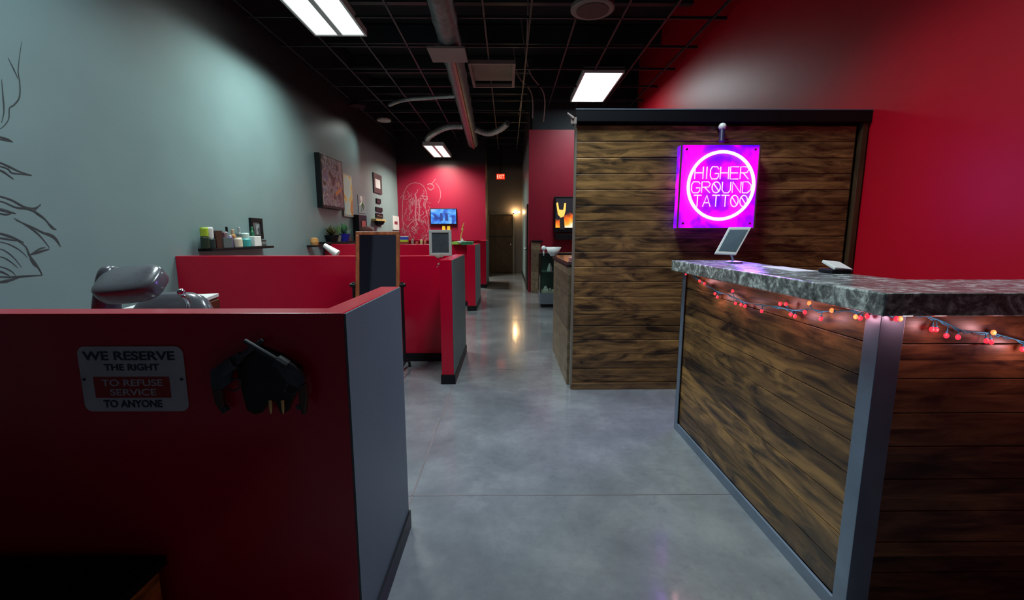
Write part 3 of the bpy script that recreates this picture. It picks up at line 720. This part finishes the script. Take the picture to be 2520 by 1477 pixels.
tag(B(a_.x, b_.x+.08, a_.y, b_.y, .001, .012).build('floor_mat', M['mat'], bevel=.003), 'brown mat on the floor before the hallway door', 'mat')

# ---------------------------------------------------------------- lion-like line mural on the left wall
lm = MB()
def L(pts, r=.004, sc=2.05, dx=0, dy=0):
    P_ = [onX(px/sc+dx, py/sc+dy, XL+.001) for px, py in pts]; r *= 1.35
    lm.tube(polyS(P_, 5), r, 6, taper=True)
for pts, r in (([(110,210),(98,290),(92,360),(100,420),(98,490),(70,530),(48,545),(44,600),(20,635),(0,650)], .0035),
    ([(40,290),(70,350),(92,400)], .003), ([(8,400),(14,470),(20,560),(8,620)], .0035),
    ([(-30,660),(0,690),(40,702),(66,718)], .006), ([(-20,700),(20,706),(60,716)], .004),
    ([(-30,810),(0,820),(50,842),(100,866),(160,884)], .006), ([(-30,830),(0,838),(40,852),(60,872),(110,878),(160,886)], .005), ([(-20,850),(20,868),(68,904)], .006), ([(-30,850),(10,862),(40,884)], .004),
    ([(-30,985),(0,990),(60,1010),(120,1042),(170,1050),(205,1035)], .006), ([(205,1030),(170,1062),(140,1050)], .005),
    ([(-30,1010),(20,1020),(80,1046),(150,1056),(210,1090),(250,1130),(284,1160)], .006), ([(180,1078),(230,1110),(262,1150),(284,1156)], .005),
    ([(-30,1050),(0,1056),(40,1066),(80,1078)], .008), ([(-20,1070),(30,1082),(70,1070)], .005),
    ([(70,1100),(130,1135),(180,1170),(215,1205),(250,1250)], .005), ([(80,1110),(150,1140),(210,1170),(270,1200),(306,1245)], .006), ([(200,1170),(250,1180),(285,1205),(306,1245)], .005),
    ([(150,1285),(190,1272),(250,1256)], .008), ([(150,1285),(200,1255),(230,1248)], .004),
    ([(-30,1175),(10,1180),(70,1200),(120,1224)], .007), ([(-30,1195),(30,1205),(90,1215)], .005), ([(90,1215),(130,1245),(150,1290),(180,1330),(205,1370),(212,1390)], .006),
    ([(150,1300),(170,1330),(195,1352)], .007), ([(-30,1395),(60,1398),(140,1392),(215,1388)], .006), ([(-30,1425),(30,1418),(90,1402)], .008), ([(-30,1250),(20,1262),(70,1300),(110,1350)], .003),
    ([(-30,1290),(20,1300),(60,1325),(90,1352)], .003), ([(-30,1340),(20,1350),(60,1370),(80,1392)], .003), ([(-30,1215),(40,1230),(100,1262),(140,1300)], .003), ([(-30,1365),(10,1372),(50,1392)], .005)):
    L(pts, r)
for v in lm.bm.verts: v.co.x = XL+.0015+(v.co.x-XL-.001)*.12
tag(lm.build('line_mural', M['marker']), 'dark ink line drawing of a feathery mane on the grey wall at far left', 'mural')

# ---------------------------------------------------------------- side counter, glass case, wood post, tv, shelf behind the feature wall
t = thing('side_counter', 'counter of pale weathered boards behind the left edge of the wooden feature wall', 'counter', (.9, 4.5, 0))
B(.53, 1.5, WY+.115, 5.08, 0, 1.085).build('body', M['wood_pale'], t, bevel=.003)
B(.515, 1.52, WY+.115, 5.10, 1.085, 1.115).build('worktop', paint('glossy_worktop', (.10,.05,.05), .15, .3, 0, scale=8), t, bevel=.002)
B(.515, 1.52, WY+.113, 5.105, 1.072, 1.085).build('edge_strip', M['black'], t)
q = onY(1362, 617, 4.9)
t = thing('bowl', 'white footed bowl on the end of the weathered side counter', 'bowl', (q.x, 4.9, 1.115))
MB().lathe((q.x, 4.9, 1.115), [(.035, 0), (.035, .012), (.055, .03), (.088, .098), (.083, .098), (.05, .035), (.002, .03)], 28).build('dish', M['white'], t, smooth=True)
MB().ball((q.x-.105, 4.94, 1.20), .028, 10).cyl((q.x-.105, 4.94, 1.115), (q.x-.105, 4.94, 1.19), .008).build('spoon_rest', M['offwhite'], t, smooth=True)
q = onZ(1403, 632, 1.115)
tag(MB().lathe((.60, 4.12, 1.115), [(.03, 0), (.035, .02), (.01, .03)], 14).build('candle', col('pink_candle', (.6,.25,.25))), 'small pink candle on the side counter beside the feature wall', 'candle')
# display case
t = thing('display_case', 'glass display case with lit shelves behind the weathered side counter', 'display case', (.95, 8.4, 0))
B(.62, 1.3, 8.12, 8.6, 0, .06).build('toe_kick', M['black'], t)
B(.60, 1.3, 8.1, 8.62, .06, .27).build('base', paint('case_base', (.10,.13,.16), .4, .05, 0), t, bevel=.004)
fr = MB()
for x in (.60, 1.28):
    for y in (8.1, 8.6): fr.box(x, x+.02, y, y+.02, .27, 1.0)
fr.box(.60, 1.3, 8.1, 8.62, .985, 1.01)
fr.build('frame', M['black'], t)
m, nt, p = newmat('case_glass'); p.inputs['Transmission Weight'].default_value = 1; p.inputs['Roughness'].default_value = .02; p.inputs['Base Color'].default_value = (.75,.9,.86,1); p.inputs['IOR'].default_value = 1.2
B(.622, 1.278, 8.104, 8.108, .27, .985).build('glass_front', m, t)
B(.604, .608, 8.122, 8.598, .27, .985).build('glass_side', m, t)
B(.622, 1.278, 8.6, 8.61, .27, .985).build('back_panel', paint('case_back', (.03,.07,.06), .4, .1, 0), t)
B(.622, 1.278, 8.12, 8.6, .272, .285).build('shelf', paint('pale_shelf', (.5,.52,.38), .5, .05, 0), t)
B(.622, 1.278, 8.12, 8.6, .66, .672).build('shelf', paint('glass_shelf', (.18,.28,.28), .2, .05, 0), t)
for i, (x, z, r, h, lab) in enumerate(((.72, .285, .05, .10, 'white cup low in the display case'), (.79, .672, .045, .14, 'pale figurine on the upper shelf of the display case'), (.80, .285, .03, .06, 'small white jar low in the display case'), (.78, 1.011, .03, .07, 'small pale bottle on top of the display case'))):
    tag(MB().lathe((x, 8.3, z), [(r, 0), (r*.9, h*.5), (r*.3, h)], 14).build('ornament', M['offwhite']), lab, 'ornament')
t = thing('wood_cabinet', 'narrow weathered wooden cabinet with black top against the red partition', 'cabinet', (.65, 10.27, 0))
B(.545, .75, 10.15, 10.39, 0, 1.18).build('body', M['wood_pale'], t, bevel=.004)
B(.54, .80, 10.13, 10.395, 1.18, 1.215).build('top', M['black'], t)
# screen with horned hand
a_, b_ = onY(1365, 484, 10.33), onY(1412, 572, 10.33)
x0, z1, z0 = a_.x, a_.z, b_.z; x1 = x0+1.35
t = thing('television', 'wall television with an orange fiery picture on the red partition', 'television', ((x0+x1)/2, 10.35, z0))
B(x0, x1, 10.33, 10.398, z0, z1).build('bezel', M['black'], t, bevel=.004)
m, nt, p = newmat('tv_fire')
mp = coords(nt); sep = N(nt, 'ShaderNodeSeparateXYZ'); nt.links.new(mp.outputs[0], sep.inputs[0])
n = N(nt, 'ShaderNodeTexNoise', Scale=3.0, Detail=3.0); nt.links.new(mp.outputs[0], n.inputs['Vector'])
mr = N(nt, 'ShaderNodeMapRange'); nt.links.new(sep.outputs[2], mr.inputs[0]); mr.inputs[1].default_value = z0+.12; mr.inputs[2].default_value = z0+.62
ad = N(nt, 'ShaderNodeMath', operation='ADD'); nt.links.new(mr.outputs[0], ad.inputs[0]); nt.links.new(n.outputs[0], ad.inputs[1])
r = ramp(nt, ad.outputs[0], [(.45, (1,.85,.6)), (.62, (1,.38,.04)), (.85, (.8,.12,.01)), (1.0, (.01,.01,.015))])
nt.links.new(r.outputs[0], p.inputs['Emission Color']); p.inputs['Emission Strength'].default_value = 1.4; p.inputs['Base Color'].default_value = (0,0,0,1)
scr = B(x0+.03, x1-.03, 10.322, 10.331, z0+.11, z1-.04).build('screen', m, t)
hd = MB()
def hp(pts): return [onY(px, py, 10.318) for px, py in pts]
hd.prism(hp([(1369,500),(1373,498),(1376,516),(1386,517),(1389,500),(1393,500),(1392,518),(1388,532),(1380,536),(1373,528)]), (0, .003, 0))
tag(hd.build('orange_hand', glow('hand_orange', (1, .42, .08), 1.3), scr), 'orange raised hand in the picture')
hd = MB(); hd.prism(hp([(1377,536),(1388,534),(1390,565),(1378,565)]), (0, .003, 0))
tag(hd.build('dark_sleeve', glow('sleeve', (.02,.02,.02), .3), scr), 'dark sleeve in the picture')
q = onY(1366, 590, 10.3)
tag(B(q.x, q.x+1.2, 10.2, 10.4, q.z, q.z+.13).build('media_box', M['black'], bevel=.004), 'black equipment box on the red partition under the fiery television', 'box')

# ---------------------------------------------------------------- neon sign
YN = 3.60
nx0, nx1, nz0, nz1 = 1.372, 2.008, 1.395, 2.062
t = thing('neon_sign', 'square purple lit acrylic sign with white neon ring and words on the wooden wall', 'neon sign', ((nx0+nx1)/2, YN, nz0))
m, nt, p = newmat('magenta_acrylic')
mp = coords(nt); n = N(nt, 'ShaderNodeTexNoise', Scale=4.5, Detail=2.0, Distortion=.5); nt.links.new(mp.outputs[0], n.inputs['Vector'])
r = ramp(nt, n.outputs[0], [(.36, (.06,.0,1)), (.45, (.30,0,1)), (.53, (.70,0,1)), (.61, (1,0,.9))])
nt.links.new(r.outputs[0], p.inputs['Emission Color']); p.inputs['Emission Strength'].default_value = 1.4; p.inputs['Base Color'].default_value = (.3,.0,.4,1)
B(nx0+.008, nx1-.008, YN+.012, YN+.10, nz0+.008, nz1-.008).build('backing', m, t)
MB().frame(nx0, nx1, nz0, nz1, .010, YN, YN+.012).build('edge_frame', paint('bronze_edge', (.10,.05,.04), .35, .1, 0), t)
scs = MB()
for x in (nx0+.045, nx1-.045):
    for z in (nz0+.045, nz1-.045): scs.cyl((x, YN+.014, z), (x, YN-.004, z), .009, n=10)
scs.build('standoff', M['chrome'], t)
NG = glow('neon_white', (1, .80, 1), 1.2); NG2 = glow('neon_pink', (1, .5, .98), 1.1)
ncx, ncz, nr = 1.702, 1.735, .262
MB().tube([(ncx+nr*math.cos(2*PI*i/64), YN-.012, ncz+nr*math.sin(2*PI*i/64)) for i in range(64)], .0125, 10, closed=True, up=Vector((0,1,0))).build('neon_ring', NG, t, smooth=True)
GL = {'H': [[(0,0),(0,1)], [(1,0),(1,1)], [(0,.5),(1,.5)]], 'I': [[(.5,0),(.5,1)]],
 'G': [[(1,.8),(.8,1),(.2,1),(0,.75),(0,.25),(.2,0),(.8,0),(1,.2),(1,.45),(.55,.45)]],
 'E': [[(1,1),(0,1),(0,0),(1,0)], [(0,.5),(.9,.5)]], 'R': [[(0,0),(0,1),(.75,1),(1,.8),(.8,.52),(0,.5)], [(.35,.5),(1,0)]],
 'O': [[(.5+.5*math.cos(2*PI*i/16), .5+.5*math.sin(2*PI*i/16)) for i in range(17)], [(.2,.8),(.8,.2)]],
 'U': [[(0,1),(0,.25),(.25,0),(.75,0),(1,.25),(1,1)]], 'N': [[(0,0),(0,1),(1,0),(1,1)]], 'D': [[(0,0),(0,1),(.6,1),(1,.7),(1,.3),(.6,0),(0,0)]],
 'T': [[(0,1),(1,1)], [(.5,0),(.5,1)]], 'A': [[(0,0),(.5,1),(1,0)], [(.25,.35),(.75,.35)]]}
def word(wd, x0_, x1_, z0_, z1_):
    mb = MB(); n_ = len(wd); wds = [.45 if c_ == 'I' else 1 for c_ in wd]; gap = .22
    tot = sum(wds)+gap*(n_-1); s_ = (x1_-x0_)/tot; x = x0_
    for c_, ww in zip(wd, wds):
        for st in GL[c_]:
            P_ = [Vector((x+a*ww*s_, YN-.010, z0_+b*(z1_-z0_))) for a, b in st]
            mb.tube(P_, .0045, 6, up=Vector((0,1,0)))
        x += (ww+gap)*s_
    o = mb.build('neon_word', NG2, t, smooth=True); tag(o, 'neon tubing spelling '+wd)
def nz(py): return onY(1770, py, YN).z
word('HIGHER', 1.488, 1.917, nz(441), nz(411)); word('GROUND', 1.468, 1.945, nz(475), nz(448)); word('TATTOO', 1.490, 1.925, nz(509), nz(481))
# small camera above
q = onY(1778, 312, 3.66)
t = thing('security_camera', 'small dark cylindrical camera with white cap right above the neon sign', 'camera', (q.x, 3.7, 2.1))
MB().ball((q.x, 3.66, q.z), .030, 12).build('cap', M['white'], t, smooth=True)
MB().cyl((q.x, 3.66, q.z-.015), (q.x-.008, 3.64, 2.085), .020, .022).build('body', col('cam_dark', (.03,.02,.08)), t)
MB().cyl((q.x, 3.72, q.z-.02), (q.x, 3.66, q.z-.02), .012).build('bracket', M['black'], t)
q = onY(1408, 283, 3.6)
t = thing('emergency_light', 'small pale fitting at the top left corner of the wooden wall', 'fitting', tuple(q))
MB().cyl(q+Vector((-.03, .06, .03)), q+Vector((.02, .06, -.01)), .007, .012, 12).build('head', M['beige'], t)
B(q.x+.0, q.x+.045, 3.66, 3.675, q.z-.05, q.z+.0).build('plate', M['beige'], t)

# ---------------------------------------------------------------- reception counter
CX0, CY0, CY1 = 1.17, 1.34, 2.92
t = thing('reception_counter', 'L shaped reception counter of burnt boards with steel corners and granite top', 'counter', (2.0, 2.0, 0))
b = MB(); z = .055
while z < 1.08:
    z1 = min(z+.118, 1.105); b.box(CX0+.012, CX0+.03, CY0+.05, CY1-.03, z+.0015, z1-.0015); z = z1
tag(b.build('side_boards', M['wood_side'], t, bevel=.002), 'burnt boards facing the aisle')
b = MB(); z = .055
while z < 1.08:
    z1 = min(z+.118, 1.105); b.box(CX0+.05, XR-.01, CY0+.035, CY0+.05, z+.0015, z1-.0015); z = z1
tag(b.build('front_boards', M['wood_front'], t, bevel=.002), 'burnt boards facing the front')
b = MB(); b.box(CX0+.031, 1.42, CY0+.06, CY1-.01, 0, 1.10); b.box(CX0+.031, XR-.01, CY0+.052, 1.62, 0, 1.10)
b.build('carcass', M['black'], t)
b = MB().prism([(CX0-.002, CY0, 0), (CX0+.075, CY0, 0), (CX0+.075, CY0+.03, 0), (CX0+.012, CY0+.03, 0), (CX0+.012, CY0+.06, 0), (CX0-.002, CY0+.06, 0)], (0, 0, 1.108))
b.build('corner_post', M['steel'], t, bevel=.0015)
b = MB(); b.box(CX0-.002, CX0+.004, CY1-.05, CY1, 0, 1.108); b.box(CX0-.002, CX0+.05, CY1-.006, CY1, 0, 1.108); b.build('corner_post', M['steel'], t, bevel=.0015)
B(CX0-.001, CX0+.010, CY0+.055, CY1-.045, 0, .055).build('bottom_rail', M['steel'], t, bevel=.0015)
B(CX0+.07, XR-.01, CY0+.02, CY0+.034, 0, .055).build('bottom_rail', M['steel'], t, bevel=.0015)
prof = [(1.108, 1.268), (XR-.004, 1.268), (XR-.004, 1.66), (1.52, 1.66), (1.50, 1.95), (1.47, 2.3), (1.53, 2.95), (1.10, 2.95)]
tag(MB().prism([(a, b_, 1.11) for a, b_ in prof], (0, 0, .07)).build('countertop', M['granite'], t, bevel=.006), 'mottled grey granite slab')
# tablet with stand
q = [onY(px, py, yy) for px, py, yy in ((1794, 559, 2.66), (1850, 559, 2.66), (1812, 627, 2.56), (1759, 624, 2.56))]
t = thing('tablet', 'white framed tablet leaning on a stand at the far end of the reception counter', 'tablet', (1.34, 2.6, 1.18))
n_ = (q[1]-q[0]).cross(q[3]-q[0]).normalized()
if n_.y < 0: n_ = -n_
MB().prism(q, n_*.010).build('case', M['offwhite'], t, bevel=.002)
cen = sum(q, Vector())/4
MB().prism([cen+(v-cen)*.80-n_*.0015 for v in q], n_*.003).build('screen', paint('tablet_screen', (.09,.13,.16), .25, .15, 0), t)
MB().tube([cen+n_*.012, (1.36, 2.70, 1.26), (1.37, 2.66, 1.19)], .008).build('stand_arm', M['steel'], t)
MB().lathe((1.37, 2.66, 1.18), [(.05, 0), (.05, .008), (.012, .014)], 20).build('stand_base', M['steel'], t)
# card reader
t = thing('card_reader', 'dark payment terminal with bright tilted white top on the granite counter', 'card reader', (1.46, 1.95, 1.18))
MB().box(1.415, 1.50, 1.90, 1.99, 1.181, 1.198).build('base', M['black'], t, bevel=.004)
rm = Matrix.Translation((1.47, 1.95, 1.212)) @ Euler((math.radians(22), math.radians(6), .15)).to_matrix().to_4x4()
MB().box(-.045, .045, -.04, .04, -.007, .007, m=rm).build('top', M['white'], t, bevel=.003)
pp_ = MB().prism([(1.32, 2.0, 1.1805), (1.44, 2.02, 1.1805), (1.46, 2.32, 1.1805), (1.36, 2.35, 1.1805)], (0, 0, .002))
tag(pp_.build('paper_sheet', M['white']), 'white sheets of paper lying on the granite beside the card reader', 'paper')

# ---------------------------------------------------------------- string lights
t = thing('string_lights', 'string of red bulbs on a pale wire draped along the reception counter', 'string lights', (1.2, 1.9, 1.0))
def cz(c_): return (1620+c_[0]/2.8, 540+c_[1]/2.8)
XS, YS = CX0-.008, CY0-.006
side = [(215,368),(262,402),(320,445),(400,492),(470,515),(540,545),(600,572),(720,590),(800,600),(880,618),(950,627),(1040,618),(1130,632),(1220,632),(1350,630),(1440,634)]
front = [(1560,655),(1650,672),(1700,655),(1780,658),(1850,668),(1920,690),(2000,722),(2060,752),(2110,770),(2200,778),(2310,788),(2360,800),(2420,815),(2520,845),(2640,880)]
ws = [onX(*cz(p), XS) for p in side]; wf = [onY(*cz(p), YS+(.0 if i < 3 else .030)) for i, p in enumerate(front)]
ws = [v for v in ws if v.y > CY0]
path = polyS(ws+[Vector((XS, CY0-.006, wf[0].z))]+wf, 4)
M['wire'] = paint('pale_blue_wire', (.03,.20,.34), .5, .1, 0, spec=.2)
wm = MB(); wm.tube(path, .0022, 6)
wm.tube([v+Vector((0, 0, .004*math.sin(i*1.3)-.003)) for i, v in enumerate(path)], .0018, 6)
bulbs_s = [(190,375),(285,425),(318,442),(390,512),(407,535),(512,495),(532,578),(570,588),(598,598),(712,632),(840,582),(880,585),(912,655),(942,668),(1010,640),(1040,578),(1120,685),(1195,628),(1360,672),(1392,680),(1440,668)]
bulbs_f = [(1640,685),(1668,685),(1895,650),(1885,758),(1915,760),(1985,802),(2065,812),(2310,780),(2262,838),(2295,845),(2510,895)]
BG = glow('red_bulb', (1, .015, .03), 3.0, (.5, .0, .0)); BG2 = glow('hot_bulb', (1, .12, .03), 3.2)
proto = MB().ball((0,0,0), .0068, 10, (1, 1, 1.25)).build('bulb', BG, t, smooth=True, local=True)
allb = [onX(*cz(p), XS-.008) for p in bulbs_s]+[onY(*cz(p), (YS-.004 if p[0] < 1700 else YS+.020)) for p in bulbs_f]
hot = {15, 17, 18, 22, 23, 28}
for i, v in enumerate(allb):
    nn = min(path, key=lambda w: (w-v).length)
    o = proto if i == 0 else proto.copy()
    if i: C.objects.link(o); o.parent = t
    o.location = v-Vector(t.location)
    if i in hot:
        o.data = o.data.copy(); o.data.materials[0] = BG2; o['label'] = 'brighter orange-red bulb'
    dd = v-nn
    wm.tube([nn, nn+dd*.5+Vector((0, 0, -.001)), v], .0015, 5)
    wm.cyl(v-dd.normalized()*.012 if dd.length > 1e-4 else v, v-dd.normalized()*.004 if dd.length > 1e-4 else v+Vector((0,0,.01)), .0035, .004, 8)
wm.build('wire', M['wire'], t, smooth=True)

# ---------------------------------------------------------------- ceiling fittings
def add_area(name, loc, sx, sy, power, colr, spread, rot=(0,0,0), parent=None):
    l = bpy.data.lights.new(name, 'AREA'); l.shape = 'RECTANGLE'; l.size = sx; l.size_y = sy; l.energy = power; l.color = colr; l.spread = math.radians(spread)
    o = bpy.data.objects.new(name, l); C.objects.link(o); o.rotation_euler = rot
    if parent: o.parent = parent; o.location = Vector(loc)-wloc(parent)
    else: o.location = loc
    return o
def troffer(label, x0, x1, y0, y1, z, strips, power, colr, spread=150, strength=3.0):
    t = thing('ceiling_light', label, 'ceiling light', ((x0+x1)/2, (y0+y1)/2, z), 'fluorescent ceiling lights')
    h = MB(); w_ = .03
    h.box(x0-w_, x1+w_, y0-w_, y0, z-.01, z+.10); h.box(x0-w_, x1+w_, y1, y1+w_, z-.01, z+.10)
    h.box(x0-w_, x0, y0, y1, z-.01, z+.10); h.box(x1, x1+w_, y0, y1, z-.01, z+.10); h.box(x0-w_, x1+w_, y0-w_, y1+w_, z+.085, z+.10)
    if strips == 2: xm = (x0+x1)/2; h.box(xm-.035, xm+.035, y0, y1, z-.008, z+.085)
    h.build('housing', M['offwhite'], t)
    g_ = GLM(strength, colr)
    if strips == 2: rs = [(x0, xm-.035), (xm+.035, x1)]
    else: rs = [(x0, x1)]
    for a, b_ in rs:
        B(a, b_, y0, y1, z+.004, z+.012).build('lens', g_, t)
    add_area('lamp', ((x0+x1)/2, (y0+y1)/2, z-.014), x1-x0, y1-y0, power, colr, spread, parent=t)
    return t
_g = {}
def GLM(s, c):
    if (s, c) not in _g: _g[(s, c)] = glow('lens_glow', c, s)
    return _g[(s, c)]
COOL = (.82, .97, 1.0); GRN = (.86, 1.0, .93); WARM = (1.0, .95, .80)
troffer('big twin strip ceiling light at the top left, over the second station', -2.74, -2.05, 5.35, 6.80, ZC-.02, 2, 100, GRN, 128, 1.2)
troffer('single panel ceiling light above the wooden feature wall', 1.37, 2.03, 8.25, 9.92, ZC-.02, 1, 35, COOL, 128, 11)
troffer('small distant twin ceiling light near the back red wall', -2.20, -1.72, 12.0, 13.7, 3.66, 2, 160, WARM, 150, 3.0)
troffer('twin strip ceiling light beyond the left of the picture, over the nearest station', -2.74, -2.05, 2.2, 3.5, ZC-.02, 2, 42, COOL, 130, 1.2)
troffer('twin strip ceiling light above the picture, over the aisle before the wooden wall', .05, .70, 2.1, 3.3, ZC-.02, 2, 80, COOL, 132, 1.2)
# round speaker
q = onZ(1458, 22, 4.12)
t = thing('ceiling_speaker', 'round pale ringed speaker hanging at the top of the ceiling', 'speaker', tuple(q))
MB().lathe((q.x, q.y, 4.10), [(.25, 0), (.27, .01), (.27, .05), (.22, .08), (.1, .14)], 32).build('rim', M['beige'], t)
MB().lathe((q.x, q.y, 4.093), [(.20, 0), (.20, .006), (.002, .007)], 28).build('grille', M['bar'], t)
MB().cyl((q.x, q.y, 4.2), (q.x, q.y, 4.96), .01).build('hanger', M['bar'], t)
# duct
t = thing('air_duct', 'long ribbed round metal duct running down the middle of the ceiling', 'duct', (-.85, 8, 4.0))
P0, P1 = Vector((-.70, 3.2, 4.02)), Vector((-1.02, 13.4, 4.02))
R = []; dk = MB(); nseg = 60
for i in range(nseg+1):
    f_ = i/nseg; R.append(dk.ring(P0.lerp(P1, f_), P1-P0, .15+(.012 if i % 4 == 0 else 0), 20))
dk.skin(R); DUCT = t; dk.build('pipe', M['galv'], t, smooth=True)
stp = MB(); stp.tube([P0.lerp(P1, f_)+Vector((.02, 0, -.157)) for f_ in (.34, .6, .8, 1)], .035, 8); tag(stp.build('red_highlight', col('red_highlight', (.34,.06,.08)), t), 'red strip highlight along its underside, built as a coloured tube')  # red highlight on the duct, put in as a coloured tube
hg = MB()
for y in (5.6, 8.2, 10.8):
    for s_ in (-.16, .16): hg.cyl((-.78-(y-5.6)*.03+s_, y, 4.02), (-.78-(y-5.6)*.03+s_, y, 4.96), .006, n=6)
hg.build('hanger', M['bar'], t)
a_, b_ = onZ(1056, 152, 3.86), onZ(1150, 118, 3.86)
t2 = MB().box(-1.09, -.58, 6.35, 6.85, 3.83, 3.862).box(-1.0, -.67, 6.45, 6.75, 3.855, 3.92).build('air_diffuser', M['beige'], DUCT, bevel=.004)
tag(t2, 'pinkish beige square diffuser box')
# return air grille
t = thing('return_grille', 'square frame with a dull tan panel beside the duct in the ceiling', 'grille', (-.25, 8.4, 4.15))
MB().box(-.66, .13, 7.75, 7.81, 4.14, 4.2).box(-.66, .13, 8.9, 8.96, 4.14, 4.2).box(-.66, -.61, 7.81, 8.9, 4.14, 4.2).box(.08, .13, 7.81, 8.9, 4.14, 4.2).build('frame', M['beige'], t)
MB().box(-.61, .08, 7.9, 8.7, 4.185, 4.2).build('panel', M['tan'], t)
# flexible ducts
def flex(label, pts, r):
    P_ = polyS(pts, 10); m_ = MB(); R_ = []
    for i, p_ in enumerate(P_):
        d_ = P_[min(i+1, len(P_)-1)]-P_[max(i-1, 0)]; R_.append(m_.ring(p_, d_, r*(1+.08*(i % 2)), 12))
    m_.skin(R_); return tag(m_.build('flexible_branch', M['silver'], DUCT), label)
M['silver'] = paint('silver_foil', (.42, .45, .43), .35, .2, .2, metal=.5)
flex('pale flexible duct curving left from the main duct near its far end', [(-1.10, 11.3, 3.98), (-1.5, 11.35, 3.97), (-1.95, 11.7, 3.86), (-2.15, 12.1, 3.78)], .07)
flex('pale flexible duct curving right from the main duct near its far end', [(-.83, 11.6, 3.98), (-.5, 11.7, 3.90), (-.2, 11.5, 3.95), (.0, 11.2, 4.03)], .07)
flex('pale branch duct reaching left from middle of the main duct', [(-1.02, 9.2, 4.06), (-1.5, 9.3, 4.06), (-2.1, 9.4, 4.04), (-2.45, 9.6, 4.0)], .035)
# left spotlights
for (px, py, zz, lab) in ((945, 298, 4.0, 'silver disc spotlight on the ceiling near the grey wall'), (880, 262, 4.08, 'small black spotlight on the ceiling near the grey wall')):
    q = onZ(px, py, zz)
    t = thing('spotlight', lab, 'spotlight', tuple(q))
    dm = (Vector((XL, q.y-1.0, 2.8))-q).normalized()
    MB().lathe(q, [(.16, 0), (.17, .03), (.10, .07), (.02, .09)], 20).build('head', M['silver'] if px > 900 else M['black'], t)
    MB().cyl(q+Vector((0, 0, .08)), (q.x, q.y, 4.96), .01, n=8).build('stem', M['bar'], t)
# loose conduits above the grid
for i, (pts, lab) in enumerate(((((.1, 9.5, 5.29), (.2, 9.55, 4.6), (.5, 9.8, 4.3), (.55, 10.2, 3.9)), 'thin pale cable dropping to the red partition'),
                                 (((.25, 8.8, 5.29), (.4, 9.0, 4.5), (.75, 9.6, 4.22), (.8, 10.3, 3.85)), 'second thin cable right of the first above the red partition'),
                                 (((.3, 7.0, 5.29), (.3, 7.2, 4.4), (.32, 9.0, 4.35), (.28, 11.5, 4.3)), 'straight conduit running back over the corridor'))):
    tag(MB().tube(polyS(pts, 8), .012, 6).build('cable', M['beige']), lab, 'cable')

# ---------------------------------------------------------------- lights
def spot(name, loc, target, power, colr, angle, blend=.8, r=.05):
    l = bpy.data.lights.new(name, 'SPOT'); l.energy = power; l.color = colr; l.spot_size = math.radians(angle); l.spot_blend = blend; l.shadow_soft_size = r
    o = bpy.data.objects.new(name, l); C.objects.link(o); o.location = loc
    o.rotation_euler = (Vector(target)-Vector(loc)).to_track_quat('-Z', 'Y').to_euler()
    return o
spot('spot_lamp', (-2.85, 10.75, 3.93), (-3.45, 9.3, 2.1), 55, GRN, 78, 1, .12)
add_area('neon_light', (1.70, 3.575, 1.73), .6, .6, 14, (.34, .14, 1), 120, (math.radians(-58), 0, math.radians(-40)))
for i, v in enumerate(allb):
    if i % 3 == 1:
        l = bpy.data.lights.new('bulb_light', 'POINT'); l.energy = .26 if v.x > 1.3 else .2; l.color = (1, .45, .48); l.shadow_soft_size = .012
        o = bpy.data.objects.new('bulb_light', l); C.objects.link(o); o.location = v+(Vector((-.03, 0, 0)) if i < len(bulbs_s) else Vector((0, -.03, 0)))

w = bpy.data.worlds.new('World'); bpy.context.scene.world = w; w.use_nodes = True
w.node_tree.nodes['Background'].inputs[0].default_value = (.55, .62, .85, 1); w.node_tree.nodes['Background'].inputs[1].default_value = .045

# ---------------------------------------------------------------- camera
cd = bpy.data.cameras.new('camera'); co = bpy.data.objects.new('camera', cd); C.objects.link(co)
cd.sensor_width = 36; cd.lens = FPX*36/2520; cd.clip_start = .02
co.location = (0, 0, CAMH); co.rotation_euler = (PI/2-PITCH, 0, -YAW)
S = bpy.context.scene; S.camera = co
S.view_settings.view_transform = 'Standard'; S.view_settings.look = 'None'; S.view_settings.gamma = 1; S.view_settings.exposure = 0
try: S.view_settings.use_curve_mapping = False
except Exception: pass
